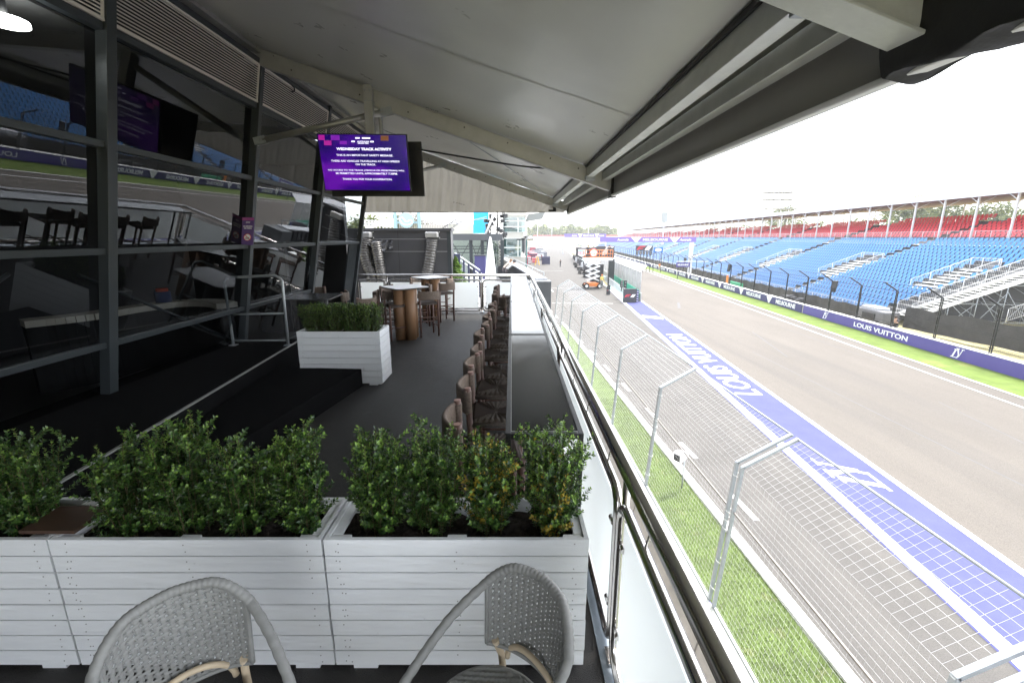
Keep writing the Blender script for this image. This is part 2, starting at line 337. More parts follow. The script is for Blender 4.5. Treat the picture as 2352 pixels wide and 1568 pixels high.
for k in range(450):
    t = 15 + k * .1; ms.obox(TR(22.951, t, -2.6), SX * .0015, TY * .002, UP * 1.25)
for k in range(8): ms.obox(TR(22.95 - .11 * k, 60, -1.38 + .072 * k), SX * .002, TY * 45, UP * .002)
ms.build('mesh', blackm, df)
for i, t in enumerate((38.0, 60.0, 79.5, 29.6 + 4)):
    if i == 3: continue
    sp = thing('track_speaker', ['dark loudspeaker hung on the debris fence nearest the end stairs', 'dark loudspeaker on the debris fence in front of the second seat block', 'dark loudspeaker on the debris fence close to the overhead gantry post'][i], 'loudspeaker', TR(22.9, t, -1.6), 'loudspeakers on the debris fence')
    c = TR(22.75, t, -1.75); x = (SX * .8 - TY * .6); y = (SX * .6 + TY * .8)
    MB().obox(c, x * .16, y * .18, Vector((.05, 0, .45))).build('cabinet', black, sp, bevel=.02)
    MB().obox(c - y * .185, x * .13, y * .004, UP * .38).build('grille', mat('grille', (.05, .05, .05), .7), sp)
    MB().bar(c + UP * .3, TR(22.95, t, -1.45), .05, .05).build('bracket', blackm, sp)
# black shade cloth in front of the stand
cl = MB(); rnd = random.Random(3)
cl.grid(lambda a, b: TR(25.9 + .06 * math.sin(a * 900) + .05 * math.sin(a * 377 + b * 3), 36 + 260 * a, G + .1 + 1.0 * b + .05 * math.sin(a * 700) * b), 500, 3)
cl.grid(lambda a, b: TR(26.2 + .07 * math.sin(a * 40) + a * 3, 35 - 17 * a, G + .15 + 1.5 * b + .08 * math.sin(a * 30) * b), 60, 6)
tag(cl.build('shade_cloth', mat('shade_cloth', (.05, .048, .045), .9, var=.3, vs=2, bump=.6, bs=8)), 'black shade cloth stretched along the foot of the grandstand', 'cloth')

# ------------------------------------------------------------ grandstand
gs = thing('grandstand', 'long grandstand with blue lower seats, red upper seats and a flat roof on white posts', 'grandstand', TR(34, 60))
S0, Z0, MS = 26.5, -4.2, .4; NR = 19; PR = .762
seat_b = mat('blue_seat', (.032, .19, .44), .4, var=.08, vs=.7); seat_r = mat('red_seat', (.62, .025, .04), .4, var=.08, vs=.7)
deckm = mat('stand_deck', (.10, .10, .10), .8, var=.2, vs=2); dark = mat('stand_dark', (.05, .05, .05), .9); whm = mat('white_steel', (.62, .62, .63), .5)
AIS = [53.0 + 16.35 * i for i in range(16)]
st = MB()
TE = 296
for r in range(NR):
    s = S0 + r * PR; z = Z0 + r * PR * MS
    st.obox(TR(s + PR / 2, (37.6 + TE) / 2, z - .03), SX * PR / 2, TY * (TE - 37.6) / 2, UP * .03); st.obox(TR(s, (37.6 + TE) / 2, z - .17), SX * .012, TY * (TE - 37.6) / 2, UP * .13)
ZR = 1.75; SR = 41.6
for r in range(8):
    s = SR + r * .85; z = ZR + r * .3
    st.obox(TR(s + .42, (37.6 + TE) / 2, z - .03), SX * .425, TY * (TE - 37.6) / 2, UP * .03); st.obox(TR(s, (37.6 + TE) / 2, z - .17), SX * .012, TY * (TE - 37.6) / 2, UP * .13)
st.build('terracing', deckm, gs)
def seat_mb(mb, s, t, z, w=.225):
    q = [(.30, .40), (.02, .385), (-.0, .385)]
    w *= .93
    a = [TR(s + .20, t - w, z + .40), TR(s + .50, t - w, z + .36), TR(s + .66, t - w * .88, z + .74)]
    b = [TR(s + .20, t + w, z + .40), TR(s + .50, t + w, z + .36), TR(s + .66, t + w * .88, z + .74)]
    m1 = TR(s + .70, t, z + .775); n = len(mb.v)
    mb.v += [tuple(p) for p in (a[0], b[0], b[1], a[1], b[2], m1, a[2])]
    mb.face([n, n + 1, n + 2, n + 3]); mb.face([n + 3, n + 2, n + 4, n + 5, n + 6])
cand = []
def vis(s, t, z):
    p = TR(s, t, z) - Vector((0, 0, CZ)); S, C = math.sin(PITCH), math.cos(PITCH); d = p.y * C - p.z * S; u = 1176 + F * p.x / d; return d, u
def in_aisle(t, r):
    for a in AIS:
        if abs(t - a) < .65: return True
        if 6 <= r <= 12 and a - .6 < t < a + 2.9: return True
    if 6 <= r <= 12 and 39.3 < t < 41.9: return True
    return False
for kind in (0, 1):
    for r in range(NR if kind == 0 else 8):
        s = (S0 + r * PR) if kind == 0 else (SR + r * .85); z = (Z0 + r * PR * MS) if kind == 0 else (ZR + r * .3)
        k = 0
        while True:
            t = 39.3 + k * .5; k += 1
            if t > TE: break
            if in_aisle(t, r if kind == 0 else -1): continue
            if kind == 1 and r > 4 and any(-1.6 < t - a < 1.6 for a in AIS): continue
            d, u = vis(s, t, z); cand.append((d if u < 2330 else 1e6 + d, kind, s, t, z))
cand.sort()
for i, (d, kind, s, t, z) in enumerate(cand[:100]):
    m = MB(); seat_mb(m, s, t, z); m.build('seat', (seat_b, seat_r)[kind], gs)
m = MB()
for (d, kind, s, t, z) in cand[100:]:
    n = len(m.f); seat_mb(m, s, t, z, .225 if d < 160 or d > 1e5 else .235)
    for i in range(n, len(m.f)): m.m[i] = kind
tag(m.build('rows_of_seats', [seat_b, seat_r], gs), kind='stuff')
# roof
rp = []
for i in range(66):
    t = 37.95 + 3.85 * i; p = MB(); p.obox(TR(SR + .1, t, 3.85), SX * .07, TY * .07, UP * 2.15)
    if t < 190: p.bar(TR(SR + .1, t, 5.2), TR(SR + 1.6, t, 6.0), .06, .06); p.bar(TR(SR + .1, t, 5.4), TR(SR + .1, t + .9, 6.0), .05, .05)
    p.build('roof_post', whm, gs)
bp = MB()
for i in range(33): t = 37.95 + 7.7 * i; bp.obox(TR(SR + 8.4, t, 4.2), SX * .06, TY * .06, UP * 1.9)
bp.build('rear_posts', whm, gs)
rf = MB(); rf.prism([(0, 0), (9.4, 0), (9.4, .9), (4.7, .9), (0, .12)], TR(SR - .2, 30, 6.0), SX, UP, TY * 266); rf.build('roof', mat('roof_sheet', (.26, .19, .185), .7, var=.1, vs=1), gs)
ff = MB(); ff.obox(TR(SR - .25, 163, 6.1), SX * .04, TY * 133, UP * .14); ff.prism([(-.25, .12), (4.7, .95), (4.7, 1.0), (-.25, .2)], TR(SR, 30, 6.0), SX, UP, TY * 266); ff.build('roof_fascia', whm, gs)
# railings
def railing(mb, p, q, h=1.0, sp=.14, posts=1.6, r=.012):
    p, q = Vector(p), Vector(q); L = (q - p).length; d = (q - p) / L
    mb.tube([p + UP * h, q + UP * h], .022, 4); mb.tube([p + UP * .1, q + UP * .1], .015, 4)
    n = int(L / sp)
    for i in range(n + 1): a = p + d * (i * sp); mb.tube([a + UP * .1, a + UP * h], r * .6, 3, cap=False)
    for i in range(int(L / posts) + 1): a = p + d * (i * posts); mb.tube([a, a + UP * h], .022, 4)
f = MB(); railing(f, TR(S0 - .25, 37.6, Z0 - .1), TR(S0 - .25, 140, Z0 - .1)); f.obox(TR(S0 - .1, 166, Z0 - .22), SX * .2, TY * 128.5, UP * .16); f.tube([TR(S0 - .25, 140, Z0 + .9), TR(S0 - .25, TE, Z0 + .9)], .03, 4); f.build('front_railing', whm, gs)
f = MB(); railing(f, TR(SR - .12, 37.6, ZR - .05), TR(SR - .12, 150, ZR - .05), sp=.13); f.build('middle_railing', whm, gs)
f = MB(); f.obox(TR(SR - .08, 166, ZR - .2), SX * .05, TY * 128.5, UP * .2); f.build('middle_kickboard', mat('pale_board', (.55, .5, .5), .7), gs)
for a in [40.6] + AIS[:8]:
    f = MB(); ta, tb = (a - 1.2, a + 1.3) if a == 40.6 else (a - .6, a + 2.8)
    for t in (ta, tb): railing(f, TR(S0 + 4.8, t, Z0 + 4.8 * MS - .35), TR(S0 + 9.4, t, Z0 + 9.4 * MS - .35), h=1.2)
    railing(f, TR(S0 + 9.4, ta, Z0 + 9.4 * MS - .35), TR(S0 + 9.4, tb, Z0 + 9.4 * MS - .35), h=1.2)
    f.build('stairwell_railing', whm, gs)
    f = MB()
    for k in range(8): f.obox(TR(S0 + 4.9 + .55 * k, (ta + tb) / 2, Z0 + 4.9 * MS + .1 + .22 * k), SX * .28, TY * (tb - ta) / 2, UP * .03)
    f.build('stairwell_steps', alu_l, gs)
f = MB()
for a in AIS:
    for r in range(NR): f.obox(TR(S0 + r * PR + .28, a, Z0 + r * PR * MS + .07), SX * .2, TY * .5, UP * .05)
f.build('aisle_steps', alu_l, gs)
# end stairs, their stringer and the scaffold under the stand
f = MB()
for k in range(40): f.obox(TR(S0 + 1.2 + k * .38, 36.9, Z0 + .35 + k * .152), SX * .17, TY * .75, UP * .02)
f.build('end_steps', alu_l, gs)
f = MB(); a, b = TR(S0 + 1.0, 36.05, Z0 + .3), TR(S0 + 16, 36.05, Z0 + 6.3); f.bar(a, b, .07, .22); f.bar(a + TY * 1.5, b + TY * 1.5, .07, .22); f.build('stringer', whm, gs)
f = MB(); railing(f, TR(S0 + .9, 36.05, Z0 + .35), TR(S0 + 15.5, 36.05, Z0 + 6.2), h=1.0); railing(f, TR(S0 + .9, 37.5, Z0 + .35), TR(S0 + 15.5, 37.5, Z0 + 6.2), h=1.0); railing(f, TR(S0 + 6, 34.3, Z0 + .35), TR(S0 + 12, 34.3, Z0 + 2.75), h=1.0); f.build('stair_railing', whm, gs)
f = MB(); rnd = random.Random(8)
for i in range(9):
    s = S0 + 1.6 + i * 1.9; zt = Z0 + (s - S0) * MS + .1
    for t in (36.1, 38.6): f.tube([TR(s, t, G), TR(s, t, zt)], .03, 5)
    for k in range(4):
        z = G + .4 + k * 1.4
        if z < zt: f.tube([TR(s, 36.1, z), TR(min(s + 1.9, 44), 36.1, z)], .024, 4); f.tube([TR(s, 36.1, z), TR(s, 38.6, z)], .024, 4)
    if i > 0:
        f.tube([TR(s, 36.1, G + .1), TR(s + 1.9, 36.1, min(zt, G + 2.6))], .022, 4); f.tube([TR(s, 36.1, min(zt, G + 2.8)), TR(s + 1.9, 36.1, G + .2)], .022, 4)
        for k in range(3): z = G + .9 + k * 1.3; (z + 1 < zt) and f.tube([TR(s, 36.1, z), TR(s, 38.6, z + 1.1)], .02, 4)
f.build('scaffold', gal, gs)
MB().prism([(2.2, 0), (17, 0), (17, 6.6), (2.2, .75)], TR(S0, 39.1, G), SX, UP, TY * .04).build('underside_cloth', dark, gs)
# trackside camera car and white tent at the right
# ------------------------------------------------------------ gantries over the track
gt_c = mat('gantry_purple', (.22, .16, .46), .55)
def gantry(s0, s1, t, z0, z1, label, posts):
    g = thing('overhead_gantry', label, 'gantry', TR((s0 + s1) / 2, t, z0), 'purple gantries spanning the track')
    MB().obox(TR((s0 + s1) / 2, t, (z0 + z1) / 2), SX * (s1 - s0) / 2, TY * .2, UP * (z1 - z0) / 2).build('beam', gt_c, g)
    m = MB(); L = s1 - s0
    for k in (.38, .78): m.prism([(-.055 * L, (z1 - z0) * .5), (.055 * L, (z1 - z0) * .5), (.01 * L, -(z1 - z0) * .5), (-.01 * L, -(z1 - z0) * .5)], TR(s0 + L * k, t - .2, (z0 + z1) / 2), SX, UP, -TY * .02)
    m.build('white_wedge', txt_w, g)
    for k, b, wd in ((.24, 'Australia', .12), (.58, 'MELBOURNE', .26), (.89, 'Australia', .12)): text(b, txt_w, g, TR(s0 + L * k, t - .21, (z0 + z1) / 2), SX, UP, width=L * wd, height=(z1 - z0) * .5, bold=.02, italic=.3 if b[1] == 'u' else 0)
    for s in posts: MB().obox(TR(s, t, (G + z0) / 2), SX * .28, TY * .28, UP * (z0 - G) / 2).build('column', whm, g)
gantry(8.2, 24.2, 79.5, 1.3, 2.12, 'purple and white banner gantry over the main straight beside the blue seats', (23.6,))
gantry(5, 22, 190, 2.1, 3.5, 'smaller looking purple banner gantry far down the straight', (4.6, 22))
# distant end wall, trees, buildings
leaf_far = mat('far_foliage', (.12, .15, .045), .9, var=.4, vs=.25, bump=.8, bs=2)
# ------------------------------------------------------------ terrace deck
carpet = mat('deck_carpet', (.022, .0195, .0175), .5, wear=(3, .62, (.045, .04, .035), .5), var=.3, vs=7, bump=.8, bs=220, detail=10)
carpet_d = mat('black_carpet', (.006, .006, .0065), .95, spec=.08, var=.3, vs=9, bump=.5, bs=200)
YB = -5.0; YE = 12.6
struct('terrace_deck', MB().box(-9, YB, -.3, .62, YE + .12, 0), carpet)
tag(MB().box(.36, YB, .002, .45, 1.4, .006).box(.45, YB, .002, .62, YE + .1, .012).build('edge_plate', mat('edge_plate', (.22, .25, .28), .45, .6, var=.2, vs=6)), 'blue grey metal edge plate along the foot of the terrace balustrade', 'edge plate')
bd = thing('pit_building', 'pale pit building wall that carries the terrace over the pit lane', 'building', (-4, 4, G)); MB().box(-9, YB, G, .5, YE, -.31).build('wall', conc, bd)
pf = thing('stepped_platform', 'black carpeted platform with a silver edge and a lower step beside the dark glass front', 'platform', (-4, 4, 0))
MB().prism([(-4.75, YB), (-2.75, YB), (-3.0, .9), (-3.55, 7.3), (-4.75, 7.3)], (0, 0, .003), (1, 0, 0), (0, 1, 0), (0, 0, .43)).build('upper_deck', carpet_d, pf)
# edge line of the upper deck runs from the left planter back to the hedge planter
MB().prism([(-3.02, .9), (-2.99, .9), (-3.54, 7.32), (-3.57, 7.32)], (0, 0, .425), (1, 0, 0), (0, 1, 0), (0, 0, .012)).build('edge_trim', alu, pf)
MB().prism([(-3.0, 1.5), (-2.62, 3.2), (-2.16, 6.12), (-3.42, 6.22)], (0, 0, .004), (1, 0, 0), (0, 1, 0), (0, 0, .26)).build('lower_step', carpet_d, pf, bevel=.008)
hr = thing('guard_rail', 'low silver tube guard rail standing at the end of the black platform', 'guard rail', (-3.9, 7, .43))
g0, g1 = at(536, 788, 6.85), at(662, 790, 6.85); g0.z = g1.z = .43
tl, tr_ = at(515, 650, 7.0), at(648, 645, 7.0)
L = [g0, g0.lerp(Vector((tl.x, tl.y, tl.z)), .93)] + [Vector((tl.x, tl.y, tl.z + .02)), Vector((tl.x + .06, tl.y, tl.z + .085)), Vector((tr_.x - .1, tr_.y, tr_.z + .085)), Vector((tr_.x - .02, tr_.y, tr_.z + .03)), tr_, g1]
MB().tube(L, .021, 10).build('frame', gal, hr)
for k in (.08, .5): MB().tube([g0.lerp(tl, k), g1.lerp(tr_, k)], .016, 8).build('rail', gal, hr)
for p in (g0, g1): MB().box(p.x - .05, p.y - .05, .431, p.x + .05, p.y + .05, .445).build('foot', gal, hr)

# ------------------------------------------------------------ leaning glass front
FX0, FZ0, FS = -4.47, .43, .198        # plane: x = FX0 + FS*(z-FZ0)
def fx(z, d=0): return FX0 + FS * (z - FZ0) + d
fb = thing('glass_front', 'dark leaning glass front of the hospitality suite with grey mullions and louvres above', 'building', (-4.5, 5, 0))
MUL = [-4.95, -2.85, -.35, 2.15, 4.65, 7.15, 9.6, 12.35]
ZT = 4.62
pane = glass('dark_glass', (.45, .48, .50), refl=.015, ior=1.52)
for i, y in enumerate(MUL):
    w = .045 if i != 4 else .055
    MB().obox(((fx(.0) + fx(ZT)) / 2 + .02, y, ZT / 2), Vector((.055, 0, 0)), Vector((0, w, 0)), Vector((FS * ZT / 2, 0, ZT / 2))).build('mullion', frame_g, fb, bevel=.004)
TZ = [.06, .98, 1.96, 2.97, 3.97, 4.56]
for i in range(len(MUL) - 1):
    y0, y1 = MUL[i] + .05, MUL[i + 1] - .05
    m = MB()
    for z in TZ:
        if i == 6 and z in (.06, .98): continue
        m.obox((fx(z, .01), (y0 + y1) / 2, z), Vector((.035, 0, 0)), Vector((0, (y1 - y0) / 2, 0)), Vector((FS * .032, 0, .032)))
    m.build('transom', frame_g, fb, bevel=.003)
    for z0, z1 in zip(TZ[:-1], TZ[1:]):
        if z0 > 3.9: continue
        if i == 6 and z0 < 1.9: continue
        a, b, c, d = (fx(z0 + .03, -.03), y0, z0 + .03), (fx(z0 + .03, -.03), y1, z0 + .03), (fx(z1 - .03, -.03), y1, z1 - .03), (fx(z1 - .03, -.03), y0, z1 - .03)
        MB().quad(a, b, c, d).build('pane', pane, fb)
    lv = MB(); z0, z1 = TZ[4] + .06, TZ[5] - .06; n = 15
    for k in range(n):
        z = z0 + (z1 - z0) * (k + .5) / n; lv.obox((fx(z, .03), (y0 + y1) / 2, z), Vector((.012, 0, -.004)), Vector((0, (y1 - y0) / 2, 0)), Vector((0, 0, .0050)))
    lv.obox((fx(z0, .045), (y0 + y1) / 2, z0 - .008), Vector((.012, 0, 0)), Vector((0, (y1 - y0) / 2, 0)), Vector((0, 0, .012))); lv.obox((fx(z1, .045), (y0 + y1) / 2, z1 + .004), Vector((.012, 0, 0)), Vector((0, (y1 - y0) / 2, 0)), Vector((0, 0, .01)))
    for y in (y0 + .012, y1 - .012): lv.obox(((fx(z0) + fx(z1)) / 2 + .045, y, (z0 + z1) / 2), Vector((.01, 0, 0)), Vector((0, .01, 0)), Vector((FS * (z1 - z0) / 2, 0, (z1 - z0) / 2)))
    lv.build('louvre', mat('louvre', (.72, .68, .62), .5), fb)
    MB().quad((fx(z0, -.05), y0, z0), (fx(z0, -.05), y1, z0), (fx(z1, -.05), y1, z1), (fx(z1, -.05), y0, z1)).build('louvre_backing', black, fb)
# open doorway bay at the far end
MB().box(-5.6, 9.75, .0, -4.9, 9.85, 2.0).build('door_jamb', frame_g, fb)
m = MB()
for k in range(16):
    y = 11.7 + .035 * k; m.obox(((fx(0) + fx(1.95)) / 2 - .02, y, .98), Vector((.02 + .012 * (k % 2), 0, 0)), Vector((0, .016, 0)), Vector((FS * .97, 0, .95)))
m.build('folded_door', frame_g, fb)
m = MB(); m.obox(((fx(0) + fx(1.95)) / 2 - .2, 10.25, .98), Vector((.02, 0, 0)), Vector((0, .4, 0)), Vector((FS * .97, 0, .95))); m.build('door_leaf', glass('door_glass', (.08, .08, .09)), fb)
# interior
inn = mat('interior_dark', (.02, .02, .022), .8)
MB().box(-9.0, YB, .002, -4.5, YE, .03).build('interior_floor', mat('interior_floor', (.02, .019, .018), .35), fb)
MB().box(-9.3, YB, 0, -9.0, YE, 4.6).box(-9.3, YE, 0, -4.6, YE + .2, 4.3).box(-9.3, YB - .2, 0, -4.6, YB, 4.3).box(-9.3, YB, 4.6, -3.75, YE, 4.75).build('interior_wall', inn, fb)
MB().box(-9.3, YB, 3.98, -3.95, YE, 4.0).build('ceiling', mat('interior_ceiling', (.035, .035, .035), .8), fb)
ct = thing('curved_counter', 'pale curved counter top inside the dark suite behind the glass', 'counter', (-6.5, 6, 0))
P0 = [at(100, 800, 5.2), at(250, 800, 5.6), at(360, 772, 6.4), at(440, 765, 7.4), at(520, 770, 9.0)]
P0 = [Vector(q) for q in ((-6.45, 5.75, .95), (-6.1, 6.3, .95), (-6.0, 7.0, .95), (-5.7, 7.6, .95), (-5.2, 7.65, .95), (-4.75, 7.35, .95))]
def spline(P, n=8):
    out = []
    for i in range(len(P) - 1):
        a, b, c, d = P[max(i - 1, 0)], P[i], P[i + 1], P[min(i + 2, len(P) - 1)]
        for k in range(n): t = k / n; out.append(.5 * ((2 * b) + (c - a) * t + (2 * a - 5 * b + 4 * c - d) * t * t + (3 * b - a - 3 * c + d) * t ** 3))
    return out + [P[-1]]
pts = spline(P0); m = MB(); m2 = MB()
for a, b in zip(pts[:-1], pts[1:]):
    n = Vector((b.y - a.y, a.x - b.x, 0)).normalized() * .16; m.prism([(0, 0), (1, 0), (1, 1), (0, 1)], a - n, b - a, n * 2, (0, 0, .09)); m2.prism([(0, 0), (1, 0), (1, 1), (0, 1)], Vector((a.x, a.y, .03)) - n * .6, b - a, n * 1.2, (0, 0, .92))
m.build('counter_top', mat('counter_pale', (.75, .68, .58), .5), ct); m2.build('counter_body', inn, ct)
lampm = mat('lamp_glow', (1, .98, .9), .5, emit=7.0)
cl_ = thing('ceiling_lamp', 'round white ceiling lamp glowing inside the dark suite', 'ceiling lamp', at(12, 54, 4.02)); c = at(12, 54, 4.02)
MB().tube([c, c + UP * .03], .145, 32).build('diffuser', lampm, cl_); MB().tube([c + UP * .03, Vector((c.x, c.y, 3.985))], .03, 8).build('stem', black, cl_)
bt = thing('blue_bucket', 'dark blue bucket with a red lid on the counter behind the glass', 'bucket', (-5.85, 7.42, 1.04)); MB().tube([(-5.85, 7.42, 1.04), (-5.85, 7.42, 1.22)], .11, 14).build('pail', mat('dark_blue', (.02, .04, .15), .5), bt); MB().tube([(-5.85, 7.42, 1.22), (-5.85, 7.42, 1.27)], .085, 14).build('lid', mat('red_lid', (.7, .05, .01), .5), bt)
# slender braces inside
m = MB(); m.tube([(-4.75, 4.9, 1.7), (-4.55, 7.0, .5)], .022, 6); m.tube([(-4.95, 4.4, 1.75), (-4.85, 2.3, .55)], .022, 6); m.build('brace_rod', frame_g, fb)
# no smoking notice
ns = thing('no_smoking_notice', 'small purple no smoking notice stuck on the second mullion', 'notice', (fx(2.1), 7.15, 2.1))
c = Vector((fx(2.27, .11), 7.06, 2.27)); X = Vector((.55, .835, 0)).normalized(); X = Vector((0.45, .893, 0)); Yv = Vector((FS, 0, 1)).normalized(); X = Vector((.3, 1, 0)).normalized(); N = X.cross(Yv).normalized()
X = Vector((1, .12, 0)).normalized(); c = Vector((fx(2.17, .06), 7.04, 2.19)); Yv = Vector((FS * .9, 0, 1)).normalized()
N = X.cross(Yv).normalized()
MB().obox(c, X * .085, Yv * .21, N * .004).build('plate', mat('notice_purple', (.10, .05, .20), .5), ns)
MB().obox(c + Yv * .185 + N * .003, X * .083, Yv * .02, N * .003).build('pink_header', mat('notice_pink', (.35, .06, .25), .5), ns)
def disc(c, r, x, y, n=24): return [c + Vector(x) * (r * math.cos(6.2832 * i / n)) + Vector(y) * (r * math.sin(6.2832 * i / n)) for i in range(n)]
MB().poly(disc(c - Yv * .09 + N * .006, .052, X, Yv)).build('white_disc', txt_w, ns)
MB().tube(disc(c - Yv * .09 + N * .007, .05, X, Yv), .005, 4, closed=True).bar(c - Yv * .055 - X * .035 + N * .008, c - Yv * .125 + X * .035 + N * .008, .009, .003, N).build('red_ring', mat('sign_red', (.6, .02, .03), .5), ns)
MB().bar(c - Yv * .095 - X * .03 + N * .009, c - Yv * .095 + X * .028 + N * .009, .008, .002, N).bar(c - Yv * .112 - X * .03 + N * .009, c - Yv * .112 + X * .028 + N * .009, .008, .002, N).build('cigarette', black, ns)
text('NO SMOKING', txt_w, ns, c + Yv * .075 + N * .004, X, Yv, width=.13, height=.02, bold=.03, thick=.002); text('OR VAPING', txt_w, ns, c + Yv * .045 + N * .004, X, Yv, width=.11, height=.02, bold=.03, thick=.002); text('AUSTRALIAN\nGRAND PRIX', txt_w, ns, c + Yv * .135 + N * .004, X, Yv, width=.06, height=.022, thick=.002)

# ------------------------------------------------------------ canopy
cp = thing('canopy', 'large pale tent canopy on aluminium rafters sloping down over the terrace', 'canopy', (-1, 5, 3.5))
EX, SL = 1.18, .335
def zm(x): return 3.14 + SL * (EX - x)
def mem(a, b):
    y = YB - .5 + (12.75 - YB + .5) * a; x = -3.72 + (EX + 3.72) * b
    bay = (y - 1.65) / 5.5; sag = .045 * math.sin(math.pi * (bay % 1)) * math.sin(math.pi * b)
    return Vector((x, y, zm(x) - sag + .004 * math.sin(y * 5 + x * 3) * math.sin(x * 7)))
MB().grid(mem, 90, 40).build('membrane', canvas, cp)
for y in (-2.0, .2, 4.4, 9.7): sm_ = MB(); sm_.grid(lambda a, b: (lambda q: Vector((q.x, y + .05 * (b - .5), q.z - .004)))(mem((y + .05 * (b - .5) - YB + .5) / (12.75 - YB + .5), a)), 30, 1); sm_.build('weld_seam', canvas, cp)
# outer roof skin down to the fascia
MB().quad((EX - .02, YB, 3.16), (EX - .02, 12.75, 3.16), (1.62, 12.75, 3.03), (1.62, YB, 3.03)).build('eave_skin', canvas, cp)
RY = [-3.65, 1.85, 7.15, 12.62]
for i, y in enumerate(RY):
    m = MB(); p, q = Vector((-3.8, y, zm(-3.8) - .13)), Vector((1.52, y, zm(1.52) - .13)); d = (q - p).normalized(); up = Vector((-d.z, 0, d.x))
    m.bar(p, q, .1, .20, up); m.bar(p - up * .108, q - up * .108, .13 if i != 1 else .16, .014, up); m.bar(p + up * .095, q + up * .095, .13, .012, up)
    m.build('rafter', alu if i != 1 else mat('rafter_near', (.46, .47, .43), .5, .2, var=.12, vs=5, bump=.1, bs=30), cp, bevel=.003)
    h = MB()
    for k in (.12, .3, .43, .58, .7, .82, .9, .94):
        c = p.lerp(q, k) + up * (.035 if k > .5 else -.03); h.tube([c - Vector((0, .0525, 0)), c - Vector((0, .05, 0))], .011, 10)
    h.build('bolt_holes', black, cp)
MB().box(1.12, YB, 2.98, 1.22, 12.6, 3.12).build('eave_beam', alu_l, cp, bevel=.004)
MB().box(1.10, YB, 3.121, 1.125, 12.6, 3.15).build('keder_strip', black, cp)
MB().box(1.36, YB, 2.93, 1.45, 12.6, 3.05).build('outer_beam', alu, cp, bevel=.004)
MB().box(1.535, YB, 2.735, 1.55, 12.64, 3.05).build('fascia', mat('fascia_grey', (.26, .25, .23), .55, var=.08, vs=1), cp)
MB().box(1.50, YB, 2.70, 1.56, 12.64, 2.735).build('gutter_rim', mat('rim_white', (.62, .62, .6), .45), cp, bevel=.01)
MB().box(1.50, 7.05, 2.69, 1.58, 7.25, 3.05).box(1.50, 12.6, 2.69, 1.58, 12.68, 3.05).build('fascia_joint', black, cp)
for y in (1.85, 7.15, 12.62):
    MB().box(1.08, y + .05, 2.93, 1.26, y + .13, 3.0).box(1.34, y + .05, 2.88, 1.48, y + .13, 2.96).box(1.1, y - .14, 2.93, 1.24, y - .05, 3.0).build('beam_bracket', gal, cp, bevel=.005)
# black plastic wrapped round the eave at the near rafter
m = MB(); rnd = random.Random(4)
m.grid(lambda a, b: (lambda an, y: Vector((1.52 + .09 * max(-.75, min(.75, math.cos(an) * 1.3)) * (1 + .05 * math.sin(7 * a * 6.28 + b * 9)), y + .06 * math.sin(an), 2.86 + .20 * max(-.8, min(.9, 1.3 * math.sin(an))) - .02 * max(0, -math.sin(an)) * math.sin(b * 17 + a * 12))))(a * 6.2832, 1.0 + .98 * b), 40, 18)
m.build('black_wrap', mat('black_wrap', (.010, .010, .010), .6, bump=.4, bs=9), cp)
m = MB(); m.box(1.36, -3.9, 2.86, 1.52, 1.2, 3.02); m.build('inner_duct', blackm, cp)
# house-side edge beam with clear film and hooks
m = MB(); m.box(-3.78, YB, zm(-3.72) - .10, -3.66, 12.65, zm(-3.72) + .02); m.box(-3.66, YB, zm(-3.72) - .13, -3.58, 12.65, zm(-3.72) - .115); m.build('wall_beam', alu, cp)
hk = MB()
for k in range(20):
    y = .6 + k * .62; hk.tube([(-3.72, y, 4.72), (-3.86, y + .1, 4.69), (-3.8, y + .22, 4.66), (-3.7, y + .26, 4.69)], .006, 4)
hk.build('hooks', alu, cp)
# cable with snap hook, hanging black cable
cb = MB(); cb.tube([(-3.4, 7.1, 4.62), at(655, 188, 7.9), at(690, 215, 8.4), at(760, 262, 10.2), at(900, 350, 12.4)], .012, 6); cb.build('guy_wire', blackm, cp)
p = at(662, 197, 8.0); MB().tube(rloop(p - Vector((.09, 0, .04)), (.9, .3, -.3), (.25, 0, .95), .17, .09, .044), .011, 5, closed=True).build('snap_hook', blackm, cp)
P0 = [at(955, 342, 7.3), at(1060, 360, 7.25), at(1200, 382, 7.24), at(1320, 392, 7.23), at(1372, 410, 7.22)]
MB().tube(spline(P0), .013, 6).build('hanging_cable', black, cp)
MB().tube([(-1.5, 7.2, 4.03), (-.2, 9.5, 3.55), (1.1, 12.5, 3.1)], .008, 4).build('cross_wire', gal, cp)
# light round recess in the membrane
p = at(1567, 10, 2.4); p.z = zm(p.x) - .02
MB().tube(disc(p, .06, (1, 0, -SL), (0, 1, 0)), .01, 6, closed=True).build('grommet', canvas, cp)
# braces from the mullions to the rafters, with end brackets
def brace(p, q, r=.045):
    p, q = Vector(p), Vector(q); d = (q - p).normalized(); MB().tube([p, q], r, 12).build('brace', alu, cp)
    for e, s_ in ((p, 1), (q, -1)):
        m = MB()
        for k in (-.035, .035): m.obox(e + Vector((0, k, 0)) - d * .02 * s_, d * .085, Vector((0, .008, 0)), d.cross(Vector((0, 1, 0))).normalized() * .05)
        m.tube([e - Vector((0, .06, 0)), e + Vector((0, .06, 0))], .018, 8); m.build('brace_bracket', gal, cp)
brace((fx(3.5, .15), 7.1, 3.5), at(885, 258, 7.1)); brace((fx(3.5, .15), 12.4, 3.5), at(1015, 380, 12.55)); brace((fx(3.5, .15), 1.6, 3.5), (-1.9, 1.55, 3.95))
def val0(a, b):
    x = -4.05 + 5.5 * a; zt = zm(x) - .2; return Vector((x, YB + .3 + .02 * math.sin(x * 9), zt + (.3 - zt) * b))
